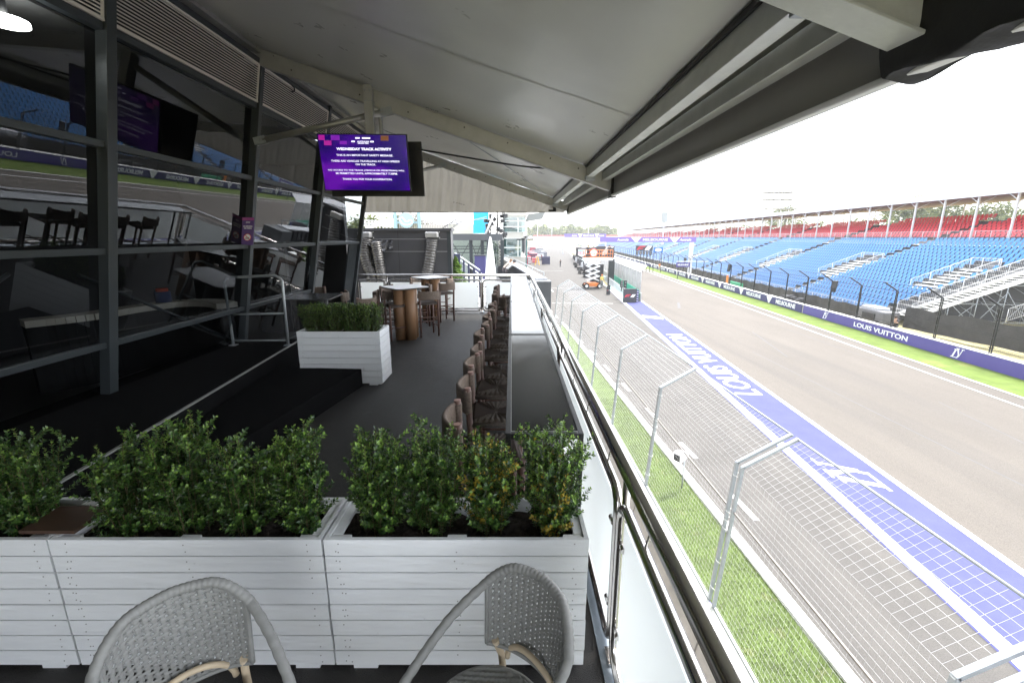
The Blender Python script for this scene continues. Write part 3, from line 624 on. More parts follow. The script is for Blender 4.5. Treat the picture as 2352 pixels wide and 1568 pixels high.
# valance at the far end
def val(a, b):
    x = -4.05 + 5.5 * a; zt = min(zm(x) - .24, 4.55); z = zt + (2.775 - zt) * b
    return Vector((x, 12.70 + .022 * math.sin(x * 9) * b + .012 * math.sin(x * 23 + 2 * b) + .014 * math.sin(x * 37 + 5 * b), z))
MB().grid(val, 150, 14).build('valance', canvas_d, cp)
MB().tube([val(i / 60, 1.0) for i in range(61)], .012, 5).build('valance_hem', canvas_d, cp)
m = MB()
for x, z in ((-1.6, 3.02), (-1.52, 3.0), (-1.45, 2.99), (-1.40, 2.97), (-1.33, 2.96)): m.box(x, 12.62, z, x + .035, 12.66, z + .012)
m.build('repair_marks', black, cp)
MB().box(1.12, 12.6, 2.80, 1.2, 12.66, 2.98).box(1.0, 12.6, 2.78, 1.2, 12.68, 2.83).build('corner_bracket', black, cp)
ck = at(992, 254, 7.09); text('CHALET', mat('stamp', (.12, .12, .11), .6), cp, Vector((ck.x, 7.092, ck.z)), Vector((1, 0, -SL)).normalized(), Vector((SL, 0, 1)).normalized(), height=.04, width=.19, thick=.003)

# ------------------------------------------------------------ television pair on its hanging post
tp = thing('television_mount', 'grey hanging post bolted to the middle rafter above the screens', 'mount', (-2.3, 7.05, 3.5))
px = at(846, 240, 7.0).x
MB().box(px - .06, 6.98, 3.05, px + .06, 7.08, 4.22).build('post', alu, tp, bevel=.004); MB().box(px + .075, 7.2, 3.1, px + .11, 7.3, 4.05).build('rear_post', alu, tp)
MB().tube([(px - .035, 6.965, 4.14), (px - .035, 6.98, 4.14)], .012, 8).tube([(px + .035, 6.965, 4.14), (px + .035, 6.98, 4.14)], .012, 8).box(px - .065, 6.972, 4.0, px + .065, 7.09, 4.01).build('bolts', gal, tp)
tv = thing('television', 'large lit screen with purple track activity message, facing the tables', 'television', (-2.3, 6.9, 3.1))
A, B, C, D = at(729, 313, 6.82), at(933, 315, 6.82), at(941, 434, 6.95), at(748, 432, 6.95)
cc = (A + B + C + D) / 4; X = ((B - A) + (C - D)).normalized(); Yv = ((A - D) + (B - C)).normalized(); N = X.cross(Yv).normalized(); Yv = N.cross(X); w = ((B - A).length + (C - D).length) / 4; h = w * .5625 + .02
MB().obox(cc - N * .028, X * (w + .012), Yv * (h + .014), N * .027).build('housing', black, tv, bevel=.006)
def screen_mat():
    m = bpy.data.materials.new('screen_image'); m.use_nodes = True; n = m.node_tree.nodes; l = m.node_tree.links; p = n['Principled BSDF']; p.inputs['Base Color'].default_value = (.01, .01, .01, 1); p.inputs['Roughness'].default_value = .2
    tc = n.new('ShaderNodeTexCoord'); sx = n.new('ShaderNodeSeparateXYZ'); l.new(tc.outputs['Generated'], sx.inputs[0])
    t = n.new('ShaderNodeTexNoise'); t.inputs['Scale'].default_value = 1.6; t.inputs['Detail'].default_value = 1; l.new(tc.outputs['Generated'], t.inputs[0])
    r = n.new('ShaderNodeValToRGB'); e = r.color_ramp.elements; e[0].position = .38; e[0].color = (.010, .0, .10, 1); e[1].position = .62; e[1].color = (.10, .004, .30, 1); x = e.new(.5); x.color = (.03, .0, .17, 1)
    l.new(t.outputs['Fac'], r.inputs[0]); l.new(r.outputs[0], p.inputs['Emission Color']); p.inputs['Emission Strength'].default_value = 1.0; return m
def lcd(m, k):
    'a liquid crystal panel is brightest face on and dims obliquely'
    n = m.node_tree.nodes; l = m.node_tree.links; lw = n.new('ShaderNodeLayerWeight'); lw.inputs[0].default_value = .5; a = n.new('ShaderNodeMath'); a.operation = 'SUBTRACT'; a.inputs[0].default_value = 1; l.new(lw.outputs['Facing'], a.inputs[1]); b = n.new('ShaderNodeMath'); b.operation = 'POWER'; b.inputs[1].default_value = 5; l.new(a.outputs[0], b.inputs[0]); c_ = n.new('ShaderNodeMath'); c_.operation = 'MULTIPLY'; c_.inputs[1].default_value = k; l.new(b.outputs[0], c_.inputs[0]); l.new(c_.outputs[0], n['Principled BSDF'].inputs['Emission Strength']); return m
EMK = .15
scr = lcd(screen_mat(), EMK * 1.9)
face = MB().obox(cc + N * .001, X * w, Yv * h, N * .002).build('screen', scr, tv)
def em(name, c, k=1.0): m = mat(name, c, .4, emit=EMK * k); m.node_tree.nodes['Principled BSDF'].inputs['Base Color'].default_value = (.01, .01, .01, 1); return lcd(m, EMK * k * 1.5)
ew = em('screen_white', (.8, .78, .95), 1.7); z0 = cc + N * .004
m = MB(); pk = em('screen_pink', (.42, .01, .30)); pk2 = em('screen_violet', (.20, .01, .40)); br = em('screen_brown', (.16, .06, .02))
def par(m, x, y, dx, dy, mi=0): o = z0 + X * (x * w) + Yv * (y * h); sk = .12 * dy; m.quad(o, o + X * (dx * w), o + X * (dx * w + sk * h) + Yv * (dy * h), o + X * (sk * h) + Yv * (dy * h), mi)
par(m, -.99, .80, .14, .18, 0); par(m, -.71, .80, .2, .18, 1); par(m, -.88, .62, .17, .17, 0); par(m, -.52, .66, .16, .12, 1); par(m, .42, .8, .18, .18, 2); m.build('checker_graphic', [pk, pk2, br], tv)
for b, y, hh, ww, bo in (('WEDNESDAY TRACK ACTIVITY', .5, .095, 1.26, .03), ('THIS IS AN IMPORTANT SAFETY MESSAGE.', .28, .068, 1.3, .0), ('THERE ARE VEHICLES TRAVELLING AT HIGH SPEEDS', .07, .068, 1.58, 0), ('ON THE TRACK.', -.05, .068, .47, 0),
                        ('NO ACCESS TO THE TRACK (VEHICLE OR PEDESTRIAN) WILL', -.27, .068, 1.78, 0), ('BE PERMITTED UNTIL APPROXIMATELY 7.30PM.', -.38, .068, 1.44, 0), ('THANK YOU FOR YOUR COOPERATION.', -.59, .068, 1.16, 0)):
    text(b, ew, tv, z0 + Yv * (y * h) + X * (.02 * w), X, Yv, height=hh * h, width=ww * w, bold=bo + .012, thick=.002)
for b, y, hh, ww in (('AUSTRALIAN', .765, .05, .27), ('GRAND PRIX', .705, .05, .25)): text(b, ew, tv, z0 + Yv * (y * h) + X * (.02 * w), X, Yv, height=hh * h, width=ww * w, bold=.03, thick=.002)
m = MB(); par(m, -.15, .86, .1, .05); par(m, .0, .86, .19, .05); par(m, -.25, .74, .08, .05); par(m, .18, .74, .08, .05); m.build('logo_bars', ew, tv)
tb = thing('rear_television', 'black back of a second screen mounted behind the lit one', 'television', (-2, 7.5, 3.1))
c2 = at(864, 388, 7.45); MB().obox(c2 + Vector((0, 0, -.01)), Vector((.74, 0, 0)), Vector((0, .028, .004)), Vector((0, -.05, .40))).build('housing', black, tb, bevel=.006)
MB().obox(c2 - Vector((0, .1, 0)), Vector((.2, 0, 0)), Vector((0, .05, 0)), Vector((0, 0, .15))).build('wall_plate', blackm, tb)

# ------------------------------------------------------------ balustrades
frost = mat('frosted_glass', (.9, .92, .92), .3, trans=.5)
def balustrade(name, label, p, q, frames, inward):
    p, q = Vector(p), Vector(q); d = (q - p).normalized(); n = Vector(inward); root = thing(name, label, 'balustrade', p)
    MB().tube([p + UP * 1.06, q + UP * 1.06], .036, 14).build('handrail', steel, root)
    cf = MB(); pins = MB(); cl = MB()
    L = (q - p).length
    for k in range(int(L / .68)): a = p + d * (.35 + .68 * k); pins.tube([a + UP * 1.03, a + UP * .95 + n * .02], .006, 6)
    for a, b in frames:
        o = p + d * a + n * .025 + UP * .065; m = MB(); m.tube(rloop(o, d, UP, b - a, .865, .10), .0235, 10, closed=True); m.build('panel_frame', steel, root)
        MB().obox(p + d * (a + b) / 2 + n * .025 + UP * .50, d * ((b - a) / 2 - .075), UP * .365, n * .006).build('glass_panel', frost, root)
        for e in (a + .045, b - .045):
            for z in (.27, .74): s_ = 1 if e < (a + b) / 2 else -1; MB().tube([p + d * e + n * .032 + UP * z, p + d * (e + .055 * s_) + n * .032 + UP * z], .014, 10).build('glass_clamp', steel, root)
    pins.build('spacer_pins', steel, root)
    m = MB()
    for a, b in zip(frames[:-1], frames[1:]):
        c = p + d * ((a[1] + b[0]) / 2); MB().tube([c + UP * .0, c + UP * 1.03], .018, 8).box(c.x - .05, c.y - .05, .012, c.x + .05, c.y + .05, .03).build('post', steel, root)
    return root
fr = [(-4.9 - YB, -2.97 - YB), (-2.9 - YB, -.97 - YB + .0), (-.9 - YB, 1.81 - YB), (1.87 - YB, 4.5 - YB), (4.57 - YB, 7.2 - YB), (7.27 - YB, 9.9 - YB), (9.97 - YB, 12.5 - YB)]
balustrade('side_balustrade', 'steel balustrade with frosted panels running beside the narrow black tables', (.53, YB, 0), (.53, YE, 0), fr, (-1, 0, 0))
balustrade('end_balustrade', 'steel balustrade with frosted panels closing the far end of the terrace', (-4.38, YE, 0), (.53, YE, 0), [(.03, .82), (.88, 3.5), (3.56, 4.86)], (0, -1, 0))
bpy.data.objects['side_balustrade'].select_set(False)
# ------------------------------------------------------------ planters and hedging
soil = mat('soil', (.03, .022, .016), .95, var=.5, vs=14, bump=1, bs=30)
leafA = mat('leaf_dark', (.022, .058, .014), .32, spec=.6, trans=.15); leafB = mat('leaf_mid', (.075, .155, .028), .34, spec=.6, trans=.2)
leafC = mat('leaf_young', (.20, .33, .06), .38, trans=.25); leafD = mat('leaf_yellow', (.34, .26, .03), .45, trans=.25); twig = mat('twig', (.10, .075, .035), .8)
def planter(name, label, x0, x1, y0, y1, h, nb, group='white slatted planter boxes', seed=1):
    r = thing(name, label, 'planter', ((x0 + x1) / 2, (y0 + y1) / 2, 0), group); rnd = random.Random(seed)
    bh = (h - .028) / nb; T = .02
    for side in range(4):
        m = MB()
        for k in range(nb):
            z0 = .028 + k * bh + .004; z1 = .028 + (k + 1) * bh - .002; j = (rnd.random() - .5) * .004
            if side == 0: m.box(x0 + j, y0, z0, x1 + j, y0 + T, z1)
            elif side == 1: m.box(x0 + j, y1 - T, z0, x1 + j, y1, z1)
            elif side == 2: m.box(x0 + .001, y0 + T + .001, z0, x0 + T, y1 - T - .001, z1)
            else: m.box(x1 - T, y0 + T + .001, z0, x1 - .001, y1 - T - .001, z1)
        if side == 0:
            for k in range(nb):
                for x in (x0 + .06, x0 + .075, (x0 + x1) / 2, x1 - .06):
                    for f in (.28, .72):
                        if rnd.random() < .75: a = Vector((x + (rnd.random() - .5) * .02, y0 - .0012, .028 + (k + f + (rnd.random() - .5) * .1) * bh)); m.tube([a, a + Vector((0, .0011, 0))], .0034, 6, mi=1)
        m.build('board_side', [white_paint, mat('nail', (.28, .27, .26), .6)], r)
    m = MB(); xm = (x0 + x1) / 2
    for x in (x0 + T + .05, xm, x1 - T - .05):
        for y in (y0 + T + .018, y1 - T - .018): MB().box(x - .045, y - .016, .01, x + .045, y + .016, h - .012).build('inner_post', white_paint, r, bevel=.003)
    MB().box(x0 + T + .002, y0 + T + .036, h - .03, x0 + T + .045, y1 - T - .036, h - .012).build('top_batten', white_paint, r, bevel=.003); m.box(x1 - T - .045, y0 + T + .036, h - .03, x1 - T - .002, y1 - T - .036, h - .012)
    m.build('top_batten', white_paint, r, bevel=.003)
    m = MB()
    for x in (x0 + .14, x1 - .14): MB().box(x - .06, y0 + .01, .0, x + .06, y1 - .01, .027).build('foot', white_paint, r)
    m = MB(); n_ = 20; m.grid(lambda a, b: Vector((x0 + T + .001 + (x1 - x0 - 2 * T - .002) * a, y0 + T + .001 + (y1 - y0 - 2 * T - .002) * b, h - .075 + .02 * math.sin(a * 37) * math.sin(b * 9 + a * 5))), 40, 8); m.build('soil', soil, r); return r
PB = 2.13
planter('planter_box', 'white slatted planter at the balustrade with four bright green shrubs', -.872, .355, 1.785, PB, .745, 8, seed=1)
planter('planter_box', 'white slatted planter in the middle of the front row holding four dark green shrubs', -2.142, -.882, 1.785, PB, .745, 8, seed=2)
planter('planter_box', 'white slatted planter at the dim end of the front row, beside a brown board', -3.42, -2.152, 1.785, PB, .745, 8, seed=3)
planter('planter_box', 'white slatted planter standing on the deck beside the tall tables with a clipped hedge', -3.06, -1.88, 6.16, 6.66, .80, 8, seed=4)
wb = thing('brown_board', 'brown wooden board lying across the corner of the planter boxes', 'board', (-2.16, 1.96, .75))
MB().box(-2.31, 1.82, .747, -2.05, 2.02, .765).build('plank', mat('brown_wood', (.06, .032, .02), .5, var=.2, vs=4, stretch=(1, 12, 1)), wb, bevel=.002)
def bush(name, label, cx_, cy_, z0, w, d, h, seed, young=.2, yellow=.0, ns=30, leaf=.0215, clipped=False, group='box shrubs in the planters', bare=True, step=.0105):
    rnd = random.Random(seed); root = thing(name, label, 'shrub', (cx_, cy_, z0), group); L = MB(); Tm = MB()
    def lf(p, d, up, s, mi):
        d = d.normalized(); sd = d.cross(up)
        if sd.length < 1e-4: return
        sd = sd.normalized() * s * .33; u = sd.cross(d).normalized() * s * .12; n = len(L.v); m = p + d * s * .5
        L.v += [tuple(p), tuple(m + sd + u), tuple(p + d * s), tuple(m - sd + u)]; L.face([n, n + 1, n + 2], mi); L.face([n, n + 2, n + 3], mi)
    for i in range(ns):
        a = rnd.random() * 6.283; rr = math.sqrt(rnd.random()); ex, ey = math.cos(a) * rr, math.sin(a) * rr
        hh = h * (1 - .22 * rr * rr) * (.74 + .40 * rnd.random()) if not clipped else h * (.93 + .1 * rnd.random()) * (1 - .05 * rr ** 4)
        st_ = Vector((ex * w * .30, ey * d * .30, 0)); end = Vector((ex * w * .5 * (.95 + .15 * rnd.random()), ey * d * .5 * (.95 + .15 * rnd.random()), hh)); mid = Vector((ex * w * .42, ey * d * .42, hh * .45)); P = []
        if rnd.random() < .18 and not clipped: end += Vector(((rnd.random() - .5) * .09, (rnd.random() - .5) * .09, .05))
        for k in range(15): t = k / 14; P.append(st_ * (1 - t) ** 2 + mid * 2 * t * (1 - t) + end * t * t + Vector((rnd.random() - .5, rnd.random() - .5, 0)) * .006)
        o = Vector((cx_, cy_, z0)); P = [o + p for p in P]; Tm.tube(P, [.0024 * (1 - .8 * k / 14) + .0005 for k in range(15)], 4)
        def leaves(P, t0, isy):
            total = sum((P[k + 1] - P[k]).length for k in range(len(P) - 1)); nl = int(total / step)
            for q in range(nl):
                t = q / nl
                if t < t0: continue
                f = t * (len(P) - 1); k = int(f); p = P[k].lerp(P[min(k + 1, len(P) - 1)], f - k); tg = (P[min(k + 1, len(P) - 1)] - P[k]).normalized()
                side = tg.orthogonal().normalized(); side = Matrix.Rotation(q * 1.6 + rnd.random(), 3, tg) @ side
                yf = min(1, max(0, (p.z - z0) / h)); r_ = rnd.random(); tip = t > .86
                if isy and rnd.random() < .55: mi = 3
                elif r_ < yellow * yf * .6: mi = 3
                elif tip and rnd.random() < .65 or r_ < young * yf: mi = 2
                elif r_ < .55: mi = 1
                else: mi = 0
                for s_ in (1, -1): lf(p, side * s_ + tg * (.55 + .5 * rnd.random()), tg + side * .2, leaf * (.75 + .5 * rnd.random()) * (.75 if tip else 1), mi)
        iy = rnd.random() < yellow * .8; leaves(P, .06, iy)
        for b_ in range(13 if clipped else 10):
            k = rnd.randint(1, 13); a2 = rnd.random() * 6.283; q = P[k]; ln = (.05 + .08 * rnd.random()) * (h / .5); dd = Vector((math.cos(a2) * .8 + ex * .4, math.sin(a2) * .8 + ey * .4, .9)).normalized()
            B_ = [q + dd * ln * j / 4 for j in range(5)]
            if clipped: B_ = [Vector((max(cx_ - w * .53, min(cx_ + w * .53, v.x)), v.y, min(v.z, z0 + h * 1.04))) for v in B_]
            Tm.tube(B_, [.0016, .0014, .0012, .001, .0006], 3); leaves(B_, .05, iy)
    if bare: Tm.tube([Vector((cx_, cy_, z0 - .05)), Vector((cx_ + .01, cy_, z0 + .1)), Vector((cx_, cy_ - .01, z0 + h * .5))], [.011, .009, .004], 7)
    L.build('foliage', [leafA, leafB, leafC, leafD], root); Tm.build('stems', twig, root); return root
Z = .67
bush('box_shrub', 'upright light green shrub with orange twigs, the one nearest the balustrade', .20, 1.95, Z, .29, .26, .54, 11, young=.35, yellow=.02, ns=34)
bush('box_shrub', 'shrub with yellowing leaves, second from the balustrade', -.10, 1.95, Z, .21, .24, .53, 12, young=.3, yellow=.2, ns=28)
bush('box_shrub', 'deep green bushy shrub next to the one with yellowing leaves', -.38, 1.97, Z, .27, .26, .52, 13, young=.14, ns=34)
bush('box_shrub', 'wide spreading green shrub at the inner end of the balustrade planter', -.67, 1.96, Z, .28, .26, .52, 14, young=.22, ns=34)
bush('box_shrub', 'leafy shrub at the end of the middle planter that meets the balustrade planter', -1.03, 1.95, Z, .21, .26, .53, 15, young=.2, ns=32)
bush('box_shrub', 'dark shrub second in the middle planter, lower than its neighbours', -1.31, 1.96, Z, .26, .27, .46, 16, young=.1, ns=32)
bush('box_shrub', 'tall dark shrub third in the middle planter with a high sprig', -1.59, 1.96, Z, .26, .27, .54, 17, young=.1, ns=34)
bush('box_shrub', 'dark broad shrub in the middle planter beside the brown board', -1.86, 1.96, Z, .34, .27, .48, 18, young=.08, ns=34)
bush('box_shrub', 'very dark shrub in the dim planter beside the brown board', -2.42, 1.97, Z, .36, .27, .50, 19, young=.08, ns=34)
bush('box_shrub', 'very dark shrub at the picture edge of the dim planter', -2.78, 1.97, Z, .36, .27, .46, 20, young=.08, ns=30)
for i, (x, lb) in enumerate(((-2.90, 'clipped hedge shrub in the deck planter, next to the guard rail'), (-2.62, 'clipped hedge shrub second from the guard rail in the deck planter'), (-2.34, 'clipped hedge shrub third from the guard rail in the deck planter'), (-2.07, 'clipped hedge shrub in the deck planter, nearest the tall tables'))):
    bush('clipped_shrub', lb, x, 6.41, .74, .34, .42, .40, 30 + i, young=.25, ns=75, leaf=.021, clipped=True, group='clipped shrubs in the deck planter', step=.018)

# ------------------------------------------------------------ narrow black tables along the balustrade
top_g = mat('black_glass_top', (.012, .013, .015), .12, var=.1, vs=3, spec=.6)
Tb = [(2.2, 4.68), (4.70, 7.21), (7.23, 9.7), (9.72, 12.1)]
labs = ['narrow black counter table nearest the planters', 'narrow black counter table second from the planters', 'narrow black counter table third from the planters', 'narrow black counter table at the far balustrade']
for i, (a, b) in enumerate(Tb):
    t = thing('counter_table', labs[i], 'table', (.19, (a + b) / 2, 0), 'narrow black tables along the balustrade'); x0, x1 = -.035, .385; z = 1.08
    MB().box(x0 + .032, a + .032, z - .022, x1 - .032, b - .032, z - .002).build('table_top', top_g, t)
    m = MB(); m.box(x0, a, z - .035, x0 + .03, b, z).box(x1 - .03, a, z - .035, x1, b, z).box(x0 + .03, a, z - .0352, x1 - .03, a + .03, z - .0002).box(x0 + .03, b - .03, z - .0352, x1 - .03, b, z - .0002); m.build('frame', blackm, t, bevel=.003)
    m = MB(); m.box(x0 + .03, a + .03, z - .012, x0 + .0315, b - .03, z + .0004).box(x0 + .0315, a + .03, z - .012, x1 - .03, a + .0315, z + .0004); m.build('trim_line', alu_l, t)
    for x in (x0, x1 - .03):
        for y in (a + .0, b - .03): MB().box(x + .0005, y + .0005, 0, x + .0295, y + .0295, z - .0355).build('leg', blackm, t, bevel=.002)
    MB().box(x0 + .031, a + .003, .20, x1 - .031, a + .027, .225).box(x0 + .031, b - .027, .2, x1 - .031, b - .003, .225).build('stretcher', blackm, t)

# ------------------------------------------------------------ bar stools with rope seats
wood = mat('stool_wood', (.155, .085, .068), .5, var=.18, vs=12, stretch=(1, 1, .15)); wood_top = mat('post_end', (.36, .22, .18), .55)
rope = mat('rope', (.19, .145, .115), .85, var=.35, vs=60, bump=.6, bs=260); rope_s = mat('rope_seat', (.13, .105, .088), .85, var=.3, vs=50, bump=.5, bs=220); rope_d = mat('rope_dark', (.055, .036, .030), .85, var=.2, vs=40)
def make_stool():
    r = thing('bar_stool', 'x', 'bar stool'); hw = .20
    for sy in (-1, 1):
        MB().tube([(-.185, sy * hw, 0), (-.19, sy * hw, .5), (-.21, sy * (hw + .005), 1.005)], [.021, .023, .0245], 12).build('rear_leg', wood, r)
        MB().tube([(-.21, sy * (hw + .005), 1.0052), (-.2103, sy * (hw + .005), 1.008)], .0242, 12).build('post_cap', wood_top, r)
        MB().tube([(.185, sy * hw, 0), (.185, sy * hw, .742)], [.019, .023], 12).build('front_leg', wood, r)
    def seat(a, b):
        x = -.185 + .37 * a; y = -.2 + .4 * b; u, v = (a - .5) * 2, (b - .5) * 2; m = max(abs(u), abs(v)); z = .735 + .014 * m
        if abs(v) >= abs(u): k = u / max(abs(v), .05); z += .006 * math.sin(k * 24) * (1 if m > .1 else 0); z -= .012 * (abs(k) > .96)
        else: k = v / max(abs(u), .05); z += .0006 * math.sin(k * 60)
        e = max(0, m - .9) / .1; return Vector((x, y, z - .028 * e * e))
    s = MB(); s.grid(seat, 72, 90)
    for q, f in enumerate(s.f):
        c = sum((Vector(s.v[i]) for i in f), Vector()) / 4
        if abs(c.x) / .185 > abs(c.y) / .2: s.m[q] = 1
    s.box(-.18, -.195, .69, .18, .195, .722); s.build('seat', [rope_s, rope_d], r)
    m = MB(); m.tube([(-.185, -.2, .705), (.185, -.2, .705)], .019, 8).tube([(-.185, .2, .705), (.185, .2, .705)], .019, 8).tube([(.185, -.2, .71), (.185, .2, .71)], .019, 8).tube([(-.188, -.2, .71), (-.188, .2, .71)], .019, 8); m.build('seat_rail', rope_s, r)
    def back(a, b, off):
        y = -.225 + .45 * a; c = math.cos((a - .5) * math.pi); q = abs(a - .5) * 2
        x = -.21 - .085 * c ** .8 + off; nar = .012 * (1 - q); z = .815 + nar + (.165 - 2 * nar) * b
        rid = .0012 * math.sin(z * 700 + 3 * math.sin(y * 40)); tri = .003 * (1 if abs(b - .5) * 2 < q - .35 else 0)
        return Vector((x + (rid + tri) * (1 if off > 0 else -1), y, z))
    bk = MB(); T = .017; bk.grid(lambda a, b: back(a, b, T), 60, 26, flip=True); bk.grid(lambda a, b: back(a, b, -T), 40, 18)
    def rim(z): return [Vector((-.21 - .085 * max(0, math.cos((a / 24 - .5) * math.pi)) ** .8, -.225 + .45 * a / 24, z + (.012 * (1 - abs(a / 24 - .5) * 2) * (1 if z < .9 else -1)))) for a in range(25)]
    bk.tube(rim(.978), .0175, 8); bk.tube(rim(.818), .0175, 8)
    for sy in (-1, 1):
        for k in range(22): z = .815 + k * .0078; bk.tube([Vector((-.21 + .029 * math.cos(j * .785), sy * .207 + .029 * math.sin(j * .785), z + .003 * math.sin(j))) for j in range(8)], .0042, 4, closed=True)
    bk.build('backrest', rope, r)
    for y in (-.2, .2): MB().tube([(-.187, y, .34), (.185, y, .34)], .012, 8).build('stretcher', wood, r)
    MB().tube([(.185, -.2, .27), (.185, .2, .27)], .013, 8).build('foot_rest', wood, r); MB().tube([(-.187, -.2, .42), (-.187, .2, .42)], .012, 8).build('stretcher', wood, r)
    for y in (-.2, .2): MB().tube([(-.186, y, .22), (.185, y, .22)], .012, 8).build('low_stretcher', wood, r)
    return r
stool = make_stool(); stt = tree_of(stool); rnd = random.Random(2)
SP = [(-.145, 2.72, 7), (-.13, 3.36, 2), (-.14, 3.95, -3), (-.12, 4.46, 4), (-.15, 5.2, 3), (-.10, 5.80, -2), (-.12, 6.38, 5), (-.07, 6.98, 0), (-.10, 7.55, -3), (.06, 8.55, 4), (-.1, 8.95, 0), (-.1, 9.6, 2), (-.12, 10.4, -3)]
ords = 'nearest second third fourth fifth sixth seventh eighth ninth tenth eleventh twelfth farthest'.split()
for i, (x, y, a) in enumerate(SP):
    lb = 'brown rope bar stool at the narrow tables, ' + ('nearest the planters' if i == 0 else 'farthest from the planters' if i == 12 else 'pushed closest to them' if i == 9 else ords[i] + ' from the planters')
    place(stool, stt, (x, y, 0), R(a), lb, 'rope stools in the row along the narrow tables', i == 0)

# ------------------------------------------------------------ square tall tables on drum bases
drum = mat('ribbed_timber', (.30, .165, .085), .5, var=.15, vs=8, stretch=(1, 1, .1)); ttop = mat('white_table_top', (.88, .88, .88), .38, var=.03, vs=2, spec=1); edge = mat('table_edge', (.03, .03, .03), .5)
def rsq(w, r, n=6):
    L = []
    for cx_, cy_, a in ((w - r, -w + r, -90), (w - r, w - r, 0), (-w + r, w - r, 90), (-w + r, -w + r, 180)):
        for k in range(n + 1): t = R(a + 90 * k / n); L.append((cx_ + r * math.cos(t), cy_ + r * math.sin(t)))
    return L
def tall_table(label, x, y, rz, topm, w=.38, z=1.10, d=.112, drum=drum):
    t = thing('tall_table', label, 'table', (0, 0, 0), 'tall square tables at the far end')
    MB().prism(rsq(w - .004, .08), (0, 0, z - .004), (1, 0, 0), (0, 1, 0), (0, 0, .004)).build('table_top', topm, t); MB().prism(rsq(w, .084), (0, 0, z - .024), (1, 0, 0), (0, 1, 0), (0, 0, .0198)).build('table_edge', edge, t)
    for k in range(4): a = R(45 + 90 * k - 45); MB().tube([(d * .98 * (1 if k in (0, 3) else -1), d * .98 * (1 if k < 2 else -1), .0), (d * .98 * (1 if k in (0, 3) else -1), d * .98 * (1 if k < 2 else -1), z - .025)], d, 32).build('drum_leg', drum, t)
    t.location = (x, y, 0); t.rotation_euler = (0, 0, rz); return t
tb1 = tall_table('pale topped square tall table with timber drum legs, nearer the hedge planter', -2.24, 9.3, R(0), ttop)
tb1.rotation_euler = (0, 0, R(0))
for c in kids(tb1):
    if c.name.startswith('table_'): c.rotation_euler = (0, 0, R(42))
tb2 = tall_table('pale topped square tall table with timber drum legs beside the end balustrade', -2.12, 11.6, R(0), ttop)
for c in kids(tb2):
    if c.name.startswith('table_'): c.rotation_euler = (0, 0, R(43))
tb3 = tall_table('dark square tall table beside the glass front', -3.50, 7.75, R(4), mat('dark_top', (.02, .022, .025), .25), w=.42, drum=edge)
def stool_at(u, v, zz, face, lb, g='rope stools around the tall tables', back=False):
    "put a stool so that the middle of its backrest top sits at height zz seen at (u, v)"
    r = at(u, v, 1) - Vector((0, 0, CZ)); k = (zz - CZ) / r.z; p = Vector((r.x * k, r.y * k, 0)); a = R(face); p += Vector((math.cos(a), math.sin(a), 0)) * .25
    place(stool, stt, (p.x, p.y, 0), a, lb, g, False)
# (u, v) of the backrest top centre, height 1.0, heading of the seat front in degrees from +x
stool_at(862, 668, 1.0, 12, 'rope bar stool between the hedge planter and the nearer pale table, back to the hedge')
stool_at(902, 667, 1.0, -60 + 0, 'dark rope bar stool tucked behind the nearer pale table')
stool_at(986, 668, 1.0, 118, 'rope bar stool with its woven back to the planters at the nearer pale table')
stool_at(884, 655, 1.0, -25, 'rope bar stool behind the nearer pale table on the side of the glass front')
stool_at(986, 652, 1.0, 200, 'dark rope bar stool between the two pale tall tables')
stool_at(1028, 649, 1.0, 130, 'rope bar stool with woven back in front of the farther pale table')
stool_at(1035, 638, 1.0, 170, 'rope bar stool at the balustrade side of the farther pale table')
stool_at(952, 637, 1.0, -30, 'rope bar stool behind the farther pale table')
stool_at(724, 658, 1.0, -80, 'brown rope bar stool behind the dark table by the glass front')
stool_at(794, 669, 1.0, 190, 'brown rope bar stool at the dark table beside the hedge')
stool_at(845, 683, 1.0, 150, 'rope bar stool partly hidden by the end of the hedge')

